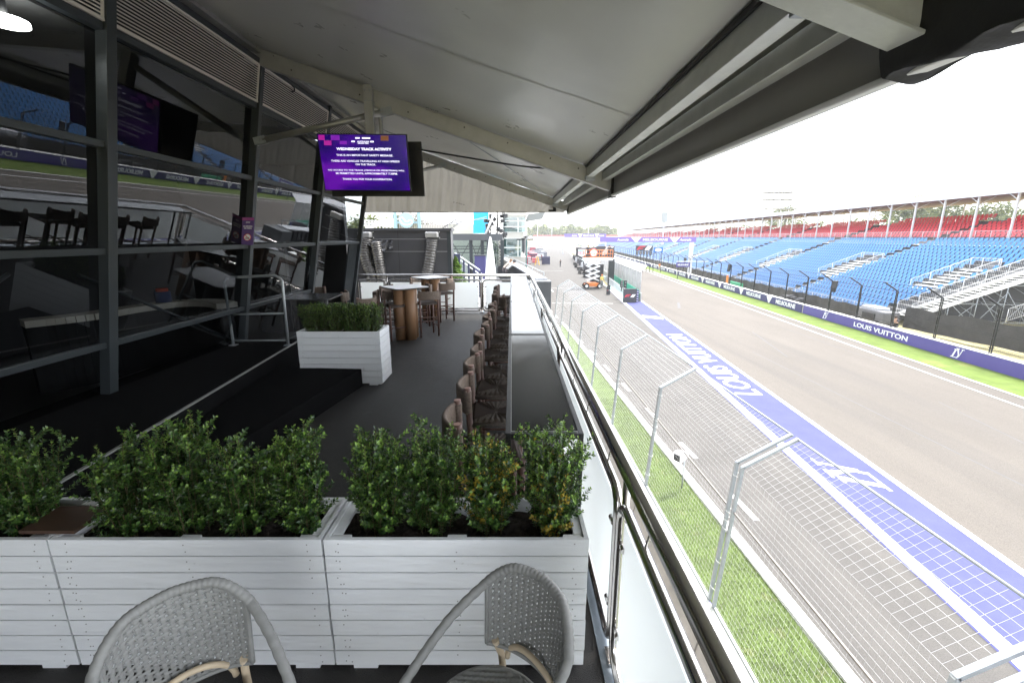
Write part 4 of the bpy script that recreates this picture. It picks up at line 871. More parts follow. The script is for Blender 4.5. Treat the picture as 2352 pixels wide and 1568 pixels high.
# ------------------------------------------------------------ woven bistro chairs in front
weave = mat('grey_weave', (.24, .24, .23), .5, var=.1, vs=30); cane = mat('cane', (.58, .47, .33), .45, var=.12, vs=10, stretch=(1, 1, .2))
def woven_chair(label, loc, rz, flip=1):
    r = thing('woven_chair', label, 'chair', (0, 0, 0), 'grey woven bistro chairs'); RX, RY = .25, .255; ZS = .45
    def hp(t, off=0):      # t in -1..1 along the hoop from arm to arm; chair faces -y
        ph = t * R(90) if abs(t) < .78 else math.copysign(R(70.2) + (abs(t) - .78) * R(60), t)
        e = abs(t); x = (RX + .018 * e + off) * math.sin(ph); y = (RY + off) * math.cos(ph); z = .875 - .02 * e - .30 * max(0, e - .28) ** 1.7 / .72 ** 1.7
        if e > .62: y -= (e - .62) * .55; z -= (e - .62) * .05
        return Vector((x * flip, y, z))
    N_ = 260; pts = []; rr = []
    for i in range(N_ + 1): t = -1.12 + 2.24 * i / N_; pts.append(hp(max(-1.12, min(1.12, t)))); rr.append(.0165 + .0022 * abs(math.sin(i * .62)))
    MB().tube(pts, rr, 12).build('hoop', weave, r)
    # woven back panel: under and over strips
    TM = .60; nc, nr_, sub = 20, 20, 6
    def panel(a, b):
        t = -TM + 2 * TM * a; top = hp(t); zb = .53 - .03 * math.cos(t * 2.5); p = Vector((top.x * (.97 - .06 * (1 - b)), top.y * (.98 - .10 * (1 - b)), zb + (top.z - zb) * b))
        return p
    def pan(a, b, sgn):
        p = panel(a, b); n = Vector((p.x, p.y, .05)).normalized(); ca, cb = a * nc, b * nr_; ia, ib = int(ca), int(cb); fa, fb = ca - ia, cb - ib
        A_ = math.sin(math.pi * fa) ** .5 if 0 < fa < 1 else 0; B_ = math.sin(math.pi * fb) ** .5 if 0 < fb < 1 else 0
        over = (ia + ib) % 2; hgt = (.0075 * A_ if over else .006 * B_) - .005
        return p + n * hgt * sgn
    m = MB(); m.grid(lambda a, b: pan(a, b, -1), nc * sub, nr_ * sub, sm=True); keep = []
    for q in range(len(m.f)):
        i, j = divmod(q, nr_ * sub); keep.append(not (i % sub in (0, sub - 1) and j % sub in (0, sub - 1)))
    m.f = [f for f, k in zip(m.f, keep) if k]; m.m = m.m[:len(m.f)]; m.s = m.s[:len(m.f)]
    so_ = m.build('back_panel', weave, r).modifiers.new('thick', 'SOLIDIFY'); so_.thickness = .003
    e = MB(); e.tube([panel(i / 40, 0) for i in range(41)], .009, 8); e.tube([panel(0, i / 10) for i in range(11)], .009, 8); e.tube([panel(1, i / 10) for i in range(11)], .009, 8); e.build('panel_edge', weave, r)
    def seat(a, b):
        an = a * 6.2832; rad = b; x = .225 * rad * math.cos(an); y = .215 * rad * math.sin(an) - .02; xx, yy = x * 70, y * 70
        w = .005 * (math.sin(xx * 3.1416 / 1) * math.sin(yy * 3.1416 / 1)); return Vector((x * flip, y, ZS + .012 * rad * rad - .03 * max(0, rad - .92) / .08 + w))
    MB().grid(seat, 150, 50).build('seat', weave, r); MB().tube(disc(Vector((0, -.02, ZS - .02)), .215, (1, 0, 0), (0, 1, 0), 40), .016, 8, closed=True).build('seat_ring', weave, r)
    for s in (-1, 1):
        MB().tube([panel(.5 + s * .42, .08) + Vector((0, -.004, 0)), Vector((s * .17, .19, ZS)), Vector((s * .185, .235, 0))], .0145, 10).build('rear_leg', cane, r)
        MB().tube([hp(1.12 * s) + Vector((0, 0, .0)), Vector((s * .215, -.17, .40)), Vector((s * .21, -.205, 0))], .0145, 10).build('front_leg', cane, r)
    MB().tube([Vector((.14 * math.cos(k / 16 * math.pi), .185 + .01, ZS + .005 + .115 * math.sin(k / 16 * math.pi))) for k in range(17)], .0115, 10).build('back_hoop', cane, r)
    for z in (.2,): MB().tube([(-.2, -.19, z), (.2, -.19, z)], .01, 8).tube([(-.18, .215, z), (-.205, -.19, z)], .01, 8).tube([(.18, .215, z), (.205, -.19, z)], .01, 8).build('stretcher', cane, r)
    r.location = loc; r.rotation_euler = (0, 0, rz); return r
woven_chair('grey woven bistro chair with cane legs, the one nearer the balustrade', (-.07, 1.22, 0), R(-48))
woven_chair('grey woven bistro chair with cane legs, farther from the balustrade', (-1.04, 1.14, 0), R(42))
# ------------------------------------------------------------ dark clad unit beyond the terrace with its ducts
clad = mat('dark_cladding', (.062, .062, .068), .5, .1, var=.1, vs=1.5)
YC = 15.0
cb_ = thing('clad_unit', 'dark grey panel clad plant unit behind the end balustrade', 'building', (-5, 17, G))
xr = at(1036, 600, YC).x; zt = at(900, 528, YC).z
MB().box(-9.5, YC, G, xr, YC + .7, zt).build('wall', clad, cb_)
m = MB()
for v in (549, 577.5):
    z = at(900, v, YC).z; m.box(-9.5, YC - .015, z - .012, xr + .005, YC, z + .008)
m.build('joint_strip', mat('joint_light', (.35, .35, .36), .4, .5), cb_)
m = MB(); x = at(915, 560, YC).x; m.box(x - .008, YC - .004, G, x + .008, YC, zt - .05); m.build('panel_gap', black, cb_)
MB().box(-9.5, YC - .06, zt - .03, xr + .05, YC + .75, zt + .05).build('roof_edge', clad, cb_)
MB().box(xr - .11, YC - .03, G, xr + .02, YC - .001, zt - .06).build('corner_trim', frame_g, cb_)
hood = mat('duct_hood', (.5, .5, .5), .4, .6); foil = mat('duct_foil', (.15, .145, .14), .4, .6, var=.35, vs=9, bump=.7, bs=14)
def duct(label, P, r, hoodp=None):
    d = thing('flexible_duct', label, 'duct', P[0], 'silver ribbed ducts hanging on the dark unit'); P = spline([Vector(p) for p in P], 30); rr = [r * (1 + .13 * abs(math.sin(i * .42))) for i in range(len(P))]
    MB().tube(P, rr, 18).build('hose', foil, d)
    if hoodp is not None:
        x, z0, z1 = hoodp; MB().box(x - .2, YC - .34, z0, x + .2, YC, z1).build('hood', hood, d, bevel=.03); m = MB()
        for sx in (-.215, .215):
            for z in (z0, z1): m.sphere((x + sx, YC - .02, z), .018, 8, 6)
        m.build('fixing_bolts', txt_w, d)
def ap(u, v, dy=-.2): return at(u, v, YC + dy)
h1 = at(992, 545, YC - .17)
duct('ribbed duct hanging below the square hood near the corner of the dark unit', [ap(992, 549), ap(991, 565), ap(988, 590), ap(984, 615), ap(979, 640), ap(975, 700)], .165, (ap(992, 540).x, ap(992, 546).z, ap(992, 533).z))
duct('ribbed duct nearest the glass front, curving under a hood', [ap(841, 547), ap(838, 565), ap(840, 590), ap(847, 612), ap(855, 632), ap(866, 700)], .175, (ap(838, 540).x, ap(838, 546).z, ap(838, 533).z))
duct('ribbed duct coming out from under the black tarpaulin', [ap(862, 556, -.28), ap(866, 575, -.28), ap(870, 595, -.3), ap(874, 618, -.3), ap(878, 640, -.3), ap(884, 700, -.3)], .15)
ta = thing('tarpaulin', 'crumpled black plastic tarpaulin pinned on the dark unit over a duct', 'tarpaulin', (-4, YC - .3, 1.9))
def tarp(a, b):
    u = 848 + 56 * a; vt = 551; vb = 555 + (24 if a > .55 else 8 + 26 * a) * (1 - .35 * abs(math.sin(a * 9))); p = ap(u, vt + (vb - vt) * b, 0)
    return Vector((p.x, YC - .08 - .30 * (1 - a) * b - .05 * math.sin(a * 26 + b * 4) * b - .05 * abs(math.sin(a * 13 + 5 * b)), p.z))
MB().grid(tarp, 70, 16).build('sheet', mat('tarp_black', (.05, .05, .055), .22, bump=.3, bs=10), ta)
# ------------------------------------------------------------ trees
fol = [mat('gum_dark', (.045, .07, .02), .8, var=.3, vs=1), mat('gum_mid', (.10, .13, .035), .8, var=.3, vs=1, trans=.2), mat('gum_light', (.19, .20, .07), .8, trans=.3)]; bark = mat('bark', (.16, .13, .11), .9, var=.3, vs=4, bump=.5)
def tree(label, x, y, h, w, seed, n=2600, lz=None, conif=False, z0=G, s0=None, grp='trees around the circuit'):
    rnd = random.Random(seed); r = thing('leafy_tree' if not conif else 'conifer', label, 'tree', (x, y, z0), grp); T = MB(); L = MB(); o = Vector((x, y, z0)); cl = []
    T.tube([o, o + Vector((w * .02, 0, h * .3)), o + Vector((-w * .02, 0, h * .62))], [h * .028, h * .02, h * .011], 8)
    if conif:
        for k in range(n):
            t = rnd.random() ** .8; a = rnd.random() * 6.283; rr = w * .5 * (1 - t) ** .85 * (.55 + .5 * rnd.random()) * (1 + .25 * math.sin(t * 40 + a * 2)); p = o + Vector((rr * math.cos(a), rr * math.sin(a), h * (.08 + .92 * t))); cl.append((p, 0))
        s = h * .028
    else:
        for k in range(9):
            a = k * .7 + rnd.random(); q = o + Vector((math.cos(a) * w * .34 * rnd.random() ** .5, math.sin(a) * w * .34 * rnd.random() ** .5, h * (.62 + .24 * rnd.random()))); b = o + Vector((0, 0, h * (.28 + .25 * rnd.random()))); T.tube([b, b.lerp(q, .5) + Vector((0, 0, h * .02)), q], [h * .012, h * .008, h * .003], 5)
            cl.append((q, w * (.16 + .12 * rnd.random())))
        for k in range(14): a = rnd.random() * 6.283; rr = w * .5 * rnd.random() ** .6; cl.append((o + Vector((rr * math.cos(a), rr * math.sin(a), h * (.50 + .42 * rnd.random() * (1 - (rr / w) ** 2)))), w * (.08 + .12 * rnd.random())))
        s = (s0 or h * .022)
    for k in range(n):
        if conif: p, rad = cl[k]
        else:
            c, rad = cl[rnd.randrange(len(cl))]; d = Vector((rnd.gauss(0, 1), rnd.gauss(0, 1), rnd.gauss(0, .7))).normalized() * rad * (.45 + .6 * rnd.random()); p = c + d
        a, b = Vector((rnd.gauss(0, 1), rnd.gauss(0, 1), rnd.gauss(0, .6))).normalized(), Vector((rnd.gauss(0, 1), rnd.gauss(0, 1), rnd.gauss(0, 1))).normalized(); q = s * (.6 + .8 * rnd.random()); n0 = len(L.v)
        L.v += [tuple(p - a * q), tuple(p + b * q * .5), tuple(p + a * q), tuple(p - b * q * .5)]; L.face([n0, n0 + 1, n0 + 2, n0 + 3], rnd.choice((0, 1, 1, 2)))
    T.build('trunk', bark, r); L.build('crown', fol if not conif else [mat('conifer_mid', (.09, .17, .035), .7, trans=.3), mat('conifer_light', (.16, .26, .05), .7, trans=.3), mat('conifer_dark', (.05, .10, .02), .7)], r); return r
def tree_uv(label, u, vtop, Y, w, seed, **k): p = at(u, vtop, Y); return tree(label, p.x, Y, p.z - k.get('z0', G), w, seed, **k)
tree_uv('broad tree with rounded crown rising behind the grandstand roof', 2115, 438, 130, 17, 1, n=5000)
tree_uv('spreading tree showing under the grandstand roof above the red seats', 2190, 470, 135, 16, 2, n=4500)
tree_uv('tree crown seen between the roof posts near the end of the red seats', 2290, 458, 120, 14, 3, n=4500)
tree_uv('tree at the picture edge behind the red seats', 2352, 478, 105, 8, 4, n=3000)
tree_uv('green tree behind the scaffold camera tower', 1805, 470, 190, 18, 5, n=4000)
tree_uv('tree behind the second bay of red seats', 2020, 488, 120, 12, 6, n=3000)
for i, (u, vt, Y, w) in enumerate(((1945, 496, 140, 12), (1885, 498, 150, 12), (1830, 497, 165, 13), (1770, 503, 180, 13), (1700, 507, 200, 12), (1650, 509, 215, 14))):
    tree_uv(['tree behind the red seats under the roof, just beyond the tallest gum', 'tree behind the roof posts, second beyond the tallest gum', 'tree behind the red seats below the camera tower', 'tree behind the red seats just past the camera tower', 'far tree behind the red seats above the gantry post', 'farthest tree seen behind the roof posts'][i], u, vt, Y, w, 10 + i, n=1600)
tree_uv('dense green tree directly above the dark clad unit', 872, 478, 62, 9.0, 21, n=5200)
tree_uv('yellow green tree between the glass front and the dense tree', 838, 486, 55, 4.5, 22, n=2500)
tree_uv('light tree behind the pale blue framed structure', 958, 484, 75, 8, 23, n=3000)
tree_uv('low tree line bush beyond the white walkway', 1010, 508, 85, 9, 24, n=2500)
tree_uv('small tree beyond the white rails beside the lattice boom', 1060, 512, 85, 6, 25, n=2000)
belt = MB(); rnd = random.Random(77)
for k in range(9000):
    u = 1212 + 205 * rnd.random(); Y = 420 + 60 * rnd.random(); vt = 522 + 4 * math.sin(u * .09) + 3 * math.sin(u * .31); v = vt + (541 - vt) * rnd.random(); p = at(u, v, Y)
    a, b = Vector((rnd.gauss(0, 1), rnd.gauss(0, 1), rnd.gauss(0, .6))).normalized(), Vector((rnd.gauss(0, 1), rnd.gauss(0, 1), rnd.gauss(0, 1))).normalized(); n0 = len(belt.v); q = 1.5 * (.5 + rnd.random())
    belt.v += [tuple(p - a * q), tuple(p + b * q * .6), tuple(p + a * q), tuple(p - b * q * .6)]; belt.face([n0, n0 + 1, n0 + 2, n0 + 3], rnd.choice((0, 1, 2)))
tag(belt.build('far_tree_belt', [mat('belt_a', (.09, .12, .04), .9), mat('belt_b', (.16, .19, .06), .9), mat('belt_c', (.24, .26, .10), .9)]), 'far off belt of trees closing the end of the straight', 'tree belt', kind='stuff')
pale = mat('pale_block', (.5, .5, .5), .8, var=.1, vs=.1)
for i, (u0, u1, vt) in enumerate(((1245, 1292, 510), (1305, 1325, 513), (1330, 1340, 516))):
    a, b = at(u0, vt, 620), at(u1, vt, 620); t = thing('apartment_block', ['wide pale apartment block above the far trees', 'narrow pale apartment block above the far trees', 'smallest pale block above the far trees'][i], 'building', (a.x, 620, G), 'distant apartment blocks'); MB().box(a.x, 620, G, b.x, 650, a.z).build('wall', pale, t)
    m = MB(); nf = 4
    for k in range(nf):
        z = a.z - 2.5 - 3.6 * k; m.box(a.x + 1, 619.7, z - 1.1, b.x - 1, 620, z + .3)
    m.build('window_band', mat('window_band', (.2, .22, .24), .3), t)
ew_ = thing('end_stand', 'pale far grandstand with a red top band closing the straight', 'grandstand', (20, 390, G), None)
a, b = at(1225, 541, 400), at(1420, 541, 400); MB().box(a.x, 400, G, b.x, 402, at(1300, 543, 400).z).build('wall', mat('pale_stand', (.6, .6, .6), .8, var=.1, vs=.2), ew_); MB().box(a.x, 399.5, at(1300, 543, 399.5).z, b.x, 401, at(1300, 540, 399.5).z).build('red_band', mat('red_band', (.55, .12, .12), .7), ew_)
# ------------------------------------------------------------ scaffold camera tower, big screen
def lattice(m, p, q, w, n, r=.05, up=(0, 0, 1)):
    p, q = Vector(p), Vector(q); d = q - p; a = d.cross(Vector(up))
    if a.length < 1e-4: a = Vector((1, 0, 0))
    a = a.normalized() * w / 2; b = a.cross(d).normalized() * w / 2; C = [a + b, a - b, -a - b, -a + b]
    for c in C: m.tube([p + c, q + c], r, 4)
    for i in range(n):
        for j in range(4):
            c0, c1 = C[j], C[(j + 1) % 4]
            if i % 2: c0, c1 = c1, c0
            m.tube([p + c0 + d * i / n, p + c1 + d * (i + 1) / n], r * .7, 3)
tw_ = thing('camera_tower', 'white scaffold camera tower with platforms behind the grandstand roof', 'tower', at(1790, 530, 150)); A, B = at(1758, 480, 150), at(1830, 474, 150); m = MB()
for k in range(5):
    x = A.x + (B.x - A.x) * k / 4
    m.tube([(x, 150, G), (x, 150, 17.2)], .09, 4).tube([(x, 154, G), (x, 154, 17.2)], .09, 4)
    if k < 4:
        for z in (6, 8.6, 11.2, 13.8): m.tube([(x, 150, z), (x + (B.x - A.x) / 4, 150, z + 2.6)], .06, 3)
m.build('scaffold', whm, tw_)
m = MB()
for z in (11.0, 14.0, 16.2): m.box(A.x - .5, 149.5, z, B.x + .5, 154.5, z + .25); m.box(A.x - .5, 149.5, z + 1.1, B.x + .5, 149.6, z + 1.2)
m.build('platform_deck', mat('tower_deck', (.3, .3, .32), .7), tw_)
person('person', 'camera operator in green standing on top of the scaffold tower', (at(1788, 467, 151).x, 151, 16.45), R(180), dict(rw=(.12, .4, 1.3), rh=(.12, .48, 1.32), re=(.24, .2, 1.2)), [mat('green_shirt', (.02, .35, .2), .8), mat('dark_trousers', (.03, .03, .04), .8), mat('skin', (.45, .28, .2), .6), mat('hair_dark', (.03, .02, .015), .7)])
bs_ = thing('big_screen', 'pale grey back of a large screen on a mast above the grandstand roof', 'screen', at(1527, 520, 150)); a, b = at(1521, 487, 150), at(1533, 511, 150); MB().box(a.x, 150, b.z, b.x, 150.6, a.z).build('panel', mat('screen_back', (.34, .35, .33), .7), bs_); MB().box((a.x + b.x) / 2 - .15, 150.2, G, (a.x + b.x) / 2 + .15, 150.5, b.z).build('mast', whm, bs_)
# ------------------------------------------------------------ start lights board, round emblem board, small purple board
red_s = mat('sign_red2', (.62, .02, .04), .5); dk_s = mat('sign_dark', (.045, .045, .05), .5)
def f_logo(parent, o, x, y, w, m1=red_s, m2=txt_w):
    z = Vector(x).cross(Vector(y)).normalized() * .008; o = Vector(o)
    def P(pts, mm, n): MB().prism([(a * w, b * w) for a, b in pts], o, x, y, z).build(n, mm, parent)
    P([(-.5, -.13), (-.40, .05), (-.28, .13), (.08, .13), (.02, .055), (-.24, .055), (-.31, .02), (-.33, -.01), (-.06, -.01), (-.12, -.07), (-.36, -.07), (-.39, -.13)], m1, 'red_logo_stroke')
    P([(.02, -.13), (.20, .13), (.5, .13), (.32, -.13)], m2, 'white_logo_stroke')
lb_ = thing('start_light_board', 'dark emblem board over five start light boxes on the far wall', 'signboard', TR(23, 86, -2)); Yb = 88
a, b = at(1461, 564, Yb), at(1499, 575, Yb); c = (a + b) / 2; MB().box(a.x, Yb, b.z, b.x, Yb + .25, a.z).build('board', dk_s, lb_); f_logo(lb_, (c.x, Yb - .005, c.z), (1, 0, 0), (0, 0, 1), (b.x - a.x) * .9)
m = MB(); lm = MB()
for k in range(5):
    x = a.x + (b.x - a.x) * (.1 + .2 * k); m.box(x - .22, Yb, b.z - .85, x + .22, Yb + .25, b.z - .05); lm.tube([(x, Yb - .02, b.z - .3), (x, Yb, b.z - .3)], .13, 12); lm.tube([(x, Yb - .02, b.z - .62), (x, Yb, b.z - .62)], .13, 12)
m.build('light_box', black, lb_); lm.build('lens', mat('lens', (.25, .25, .25), .3), lb_)
m = MB()
for k in range(5): x = a.x + (b.x - a.x) * (.1 + .2 * k); m.box(x - .04, Yb + .05, G, x + .04, Yb + .15, b.z - .8)
m.build('post', blackm, lb_)
rb = thing('blue_board', 'blue square board with a white rounded emblem on posts at the far wall', 'signboard', at(1511, 580, Yb)); a, b = at(1502, 568, Yb), at(1522, 580, Yb); c = (a + b) / 2; MB().box(a.x, Yb, b.z, b.x, Yb + .1, a.z).build('board', mat('board_blue', (.03, .17, .50), .5), rb); MB().poly([c + Vector((.75 * (b.x - a.x) / 2 * math.cos(t * .2618), -.01, .7 * (a.z - b.z) / 2 * math.sin(t * .2618))) for t in range(24)][::-1]).build('white_emblem', txt_w, rb)
m = MB(); m.box(a.x + .1, Yb, G, a.x + .18, Yb + .08, b.z).box(b.x - .18, Yb, G, b.x - .1, Yb + .08, b.z); m.build('post', blackm, rb)
pb_ = thing('purple_board', 'small purple board with white lettering on the far wall below the gantry column', 'signboard', TR(23, 66, -3)); a, b = at(1554, 603, 74), at(1584, 613, 74); MB().box(a.x, 74, b.z, b.x, 74.1, a.z).build('board', purple, pb_); text('MELBOURNE', txt_w, pb_, ((a.x + b.x) / 2, 73.99, (a.z + b.z) / 2), (1, 0, 0), (0, 0, 1), width=(b.x - a.x) * .8, height=.3, bold=.03); MB().box(a.x + .3, 74.02, G, a.x + .4, 74.08, b.z).box(b.x - .4, 74.02, G, b.x - .3, 74.08, b.z).build('post', blackm, pb_); MB().box(a.x, 73.95, a.z + .1, b.x + 3, 74.05, a.z + .25).build('white_bar', whm, pb_)

# ------------------------------------------------------------ pit wall stand
pw = thing('pit_wall_stand', 'long white roofed pit wall stand with clear screens and green base panels', 'stand', TR(8.8, 50, G))
tA, tB = 48.2, 150
MB().obox(TR(8.75, (tA + tB) / 2, G + .22), SX * .10, TY * (tB - tA) / 2, UP * .22).build('concrete_base', mat('pit_wall_pale', (.45, .62, .58), .8, var=.08, vs=1), pw)
MB().obox(TR(9.55, (tA + tB) / 2, G + .45), SX * .08, TY * (tB - tA) / 2, UP * .45).build('track_barrier', conc, pw)
MB().obox(TR(9.3, (tA + 75) / 2, G + .85), SX * .03, TY * (75 - tA) / 2, UP * .38).build('green_panel', mat('teal_green', (.03, .36, .23), .6), pw)
MB().obox(TR(8.2, (tA + 62) / 2, G + .12), SX * .45, TY * (62 - tA) / 2, UP * .03).build('walk_board', mat('aqua_pale', (.45, .70, .66), .6), pw)
MB().prism([(9.32, -1.42), (9.96, -.76), (9.98, -.80), (9.34, -1.46)], TR(0, tA, 0), SX, UP, TY * (tB - tA)).build('roof', txt_w, pw)
clear = bpy.data.materials.new('clear_screen'); clear.use_nodes = True; n_ = clear.node_tree.nodes; mx_ = n_.new('ShaderNodeMixShader'); mx_.inputs[0].default_value = .35; tr0 = n_.new('ShaderNodeBsdfTransparent')
n_['Principled BSDF'].inputs['Base Color'].default_value = (.6, .62, .62, 1); clear.node_tree.links.new(tr0.outputs[0], mx_.inputs[1]); clear.node_tree.links.new(n_['Principled BSDF'].outputs[0], mx_.inputs[2]); clear.node_tree.links.new(mx_.outputs[0], n_['Material Output'].inputs[0])
m = MB()
for k in range(40): t = tA + .05 + k * 2.5; m.tube([TR(9.45, t, G + .9), TR(9.45, t, -1.36), TR(9.95, t, -.84)], .035, 5)
m.build('roof_frame', whm, pw)
for k in range(16): t = tA + k * 2.5; MB().obox(TR(9.45, t + 1.25, G + 2.1), SX * .01, TY * 1.2, UP * 1.15).build('clear_screen', clear, pw)
m = MB()
for k in range(90): t = tA + .2 + k * .3; m.tube([TR(9.41, t, G + 1.2), TR(9.41, t, -1.4)], .012, 3)
m.build('screen_rods', gal, pw)
m = MB(); 
for k in range(24): t = tA + .8 + k * .75; m.tube(rloop(TR(7.95, t, G + .35), TY, UP, .5, .95, .18, 3), .03, 4, closed=True)
m.build('hoop_rail', whm, pw)
eb = thing('end_board', 'dark square board with a red and white emblem at the end of the pit wall', 'signboard', TR(8.7, 47, G)); a, b = at(1560 - 1e-6, 0, 1), None
a, b = at(1560, 700, 46.5), None
p0, p1 = at(1560.5 * .91875, 664, 46.5), at(1592 * .91875 + 15, 695, 46.5)
xa, xb = at(1560 * .91875 + 0, 665, 46.5).x, at(1592.5 * .91875 + 0, 665, 46.5).x
MB().box(xa, 46.5, G, xb, 46.75, G + 1.45).build('board', dk_s, eb); f_logo(eb, ((xa + xb) / 2, 46.495, G + .72), (1, 0, 0), (0, 0, 1), (xb - xa) * .86)
m = MB(); m.box(xb + .02, 46.6, G, xb + .25, 46.8, G + 1.3); m.build('striped_end', navy, eb)
m = MB()
for k in range(5): m.box(xb + .05, 46.585, G + .12 + k * .25, xb + .22, 46.6, G + .17 + k * .25)
m.build('stripe', txt_w, eb)
sb = thing('small_board', 'small dark board with a red emblem standing beside the pit lane line', 'signboard', (12, 52, G)); a, b = at(1517 * .91875, 720 * .91875, 53), at(1525.5 * .91875, 732.5 * .91875, 53); MB().box(a.x, 53, G, b.x, 53.15, G + 1.0).build('board', dk_s, sb); f_logo(sb, ((a.x + b.x) / 2, 52.99, G + .55), (1, 0, 0), (0, 0, 1), (b.x - a.x) * .8)
for i, (u, v0, v1, lb) in enumerate(((1555, 701, 718, 'black traffic light head on the pit wall, farther from the track'), (1563.5, 701, 726, 'black traffic light head on the pit wall, nearer the track'))):
    q = thing('traffic_light', lb, 'traffic light', at(u * .91875, v1 * .91875, 49), 'traffic lights on the pit wall'); a, b = at((u - 2.6) * .91875, v0 * .91875, 49), at((u + 2.6) * .91875, v1 * .91875, 49); MB().box(a.x, 49, b.z, b.x, 49.25, a.z).build('housing', black, q, bevel=.02); xm = (a.x + b.x) / 2; m = MB()
    for k in (.2, .5, .8): z = b.z + (a.z - b.z) * k; m.tube([(xm, 48.97, z), (xm, 49, z)], .1, 12)
    m.build('lens', mat('lens2', (.6, .3, .02) if i else (.2, .2, .2), .3), q); MB().box(xm - .04, 49.1, G + .9, xm + .04, 49.18, b.z).build('post', black, q)
# support column, sign board and scissor lift
sgb = thing('pit_exit_sign', 'large dark sign board with pale shield and round disc on a black column', 'signboard', at(1406, 640, 62)); Ys = 62.0
def S_(u, v): p = at(u, v, Ys); return (p.x, p.z)
ol = [(1322, 569), (1350, 569), (1366, 569), (1374, 567), (1411, 567), (1412, 594), (1407, 598), (1384, 598), (1346, 596), (1334, 602), (1322, 594)]
ol = [((1400 + x / 7.466) * .91875, (560 + y / 7.466) * .91875) for x, y in ((305, 440), (500, 440), (655, 440), (700, 415), (1015, 415), (1015, 620), (990, 650), (470, 650), (410, 655), (300, 600))]
MB().prism([S_(u, v) for u, v in ol], (0, Ys, 0), (1, 0, 0), (0, 0, 1), (0, .35, 0)).build('board', dk_s, sgb)
def cv(x, y): return S_((1400 + x / 7.466) * .91875, (560 + y / 7.466) * .91875)
MB().prism([cv(340, 470), cv(500, 470), cv(500, 560), cv(410, 615), cv(335, 580)], (0, Ys - .01, 0), (1, 0, 0), (0, 0, 1), (0, -.02, 0)).build('shield', txt_w, sgb)
m = MB(); mm = MB()
for r_ in range(3):
    for k in range(5): x, z = cv(355 + k * 28, 500 + r_ * 26); (m if r_ else mm).box(x - .07, Ys - .045, z - .09, x + .07, Ys - .03, z + .09)
m.build('red_marks', mat('pink_marks', (.75, .25, .3), .6), sgb); mm.build('green_marks', mat('green_marks', (.1, .5, .45), .6), sgb)
x, z = cv(628, 535); x2, _ = cv(700, 535); rad = x2 - x
MB().tube([(x, Ys - .03, z), (x, Ys - .01, z)], rad, 28).build('disc', txt_w, sgb); MB().tube(disc(Vector((x, Ys - .035, z)), rad, (1, 0, 0), (0, 0, 1)), .045, 5, closed=True).build('disc_ring', red_s, sgb)
x3, z3 = cv(880, 500); MB().prism([cv(790, 530), cv(860, 440), cv(910, 440), cv(880, 560), cv(790, 590)], (0, Ys - .01, 0), (1, 0, 0), (0, 0, 1), (0, -.02, 0)).build('grey_shape', mat('shape_grey', (.45, .42, .42), .6), sgb); MB().prism([cv(850, 422), cv(1005, 422), cv(990, 440), cv(860, 440)], (0, Ys - .01, 0), (1, 0, 0), (0, 0, 1), (0, -.03, 0)).build('title_strip', txt_w, sgb)
a, b = cv(922, 650), cv(1000, 1090); MB().box(a[0], Ys - .1, G, b[0], Ys + .5, a[1]).build('column', mat('column_dark', (.03, .035, .035), .5), sgb)
a, b = cv(655, 770), cv(860, 1020); bx = thing('dark_cabinet', 'dark cabinet behind the scissor lift at the pit wall', 'cabinet', (a[0], 66, G)); MB().box(a[0], 64, G, b[0], 65.5, a[1]).build('body', mat('cab_dark', (.05, .05, .055), .6), bx); MB().box(a[0] + .1, 63.97, G + .3, b[0] - .1, 64, a[1] - .2).build('door_panel', dk_s, bx)
orange = mat('lift_orange', (.75, .22, .05), .5)
sl_ = thing('scissor_lift', 'orange and white scissor lift raised in front of the dark sign board', 'scissor lift', at(1358, 663, 59.5)); YL = 59.5
def cL(x, y, Y=YL): return at((1400 + x / 7.466) * .91875, (560 + y / 7.466) * .91875, Y)
a, b = cL(530, 1100), cL(700, 1190); MB().box(cL(470, 1150).x, YL, G + .35, cL(770, 1150).x, YL + 1.5, G + .62).box(a.x, YL - .05, G + .3, b.x, YL + 1.5, a.z).build('chassis', orange, sl_, bevel=.04)
for x in (495, 740):
    for yy in (0, 1.35):
        c = cL(x, 1180); w_ = thing; q = MB(); q.tube([(c.x, YL - .12 + yy, G + .36), (c.x, YL + .14 + yy, G + .36)], .36, 20); tyre = q.build('wheel', rubber, sl_, bevel=.03); MB().tube([(c.x, YL - .135 + yy, G + .36), (c.x, YL - .115 + yy, G + .36)], .2, 16).build('rim', txt_w, tyre)
m = MB()
zs = [cL(600, y).z for y in (1060, 975, 885, 790, 690)]; xl, xr_ = cL(510, 900).x, cL(745, 900).x
for k in range(4):
    for yy in (.15, 1.25):
        m.bar((xl, YL + yy, zs[k]), (xr_, YL + yy, zs[k + 1]), .06, .12); m.bar((xr_, YL + yy + .1, zs[k]), (xl, YL + yy + .1, zs[k + 1]), .06, .12)
    for x in (xl, xr_): m.tube([(x, YL + .1, zs[k + 1]), (x, YL + 1.4, zs[k + 1])], .05, 6)
m.build('scissor_arms', txt_w, sl_)
a, b = cL(450, 640), cL(985, 680); MB().box(a.x, YL - .1, b.z, b.x, YL + 1.6, a.z).build('platform', txt_w, sl_, bevel=.02)
m = MB(); tz = a.z + 1.05; x0, x1 = a.x + .15, b.x - .05
for yy in (-.05, 1.55):
    for z in (a.z + .12, a.z + .6, tz): m.tube([(x0, YL + yy, z), (x1, YL + yy, z)], .025, 5)
    for k in range(6): x = x0 + (x1 - x0) * k / 5; m.tube([(x, YL + yy, a.z), (x, YL + yy, tz)], .03, 5)
for x in (x0, x1): m.tube([(x, YL, tz), (x, YL + 1.5, tz)], .035, 5)
m.build('basket_rail', orange, sl_)
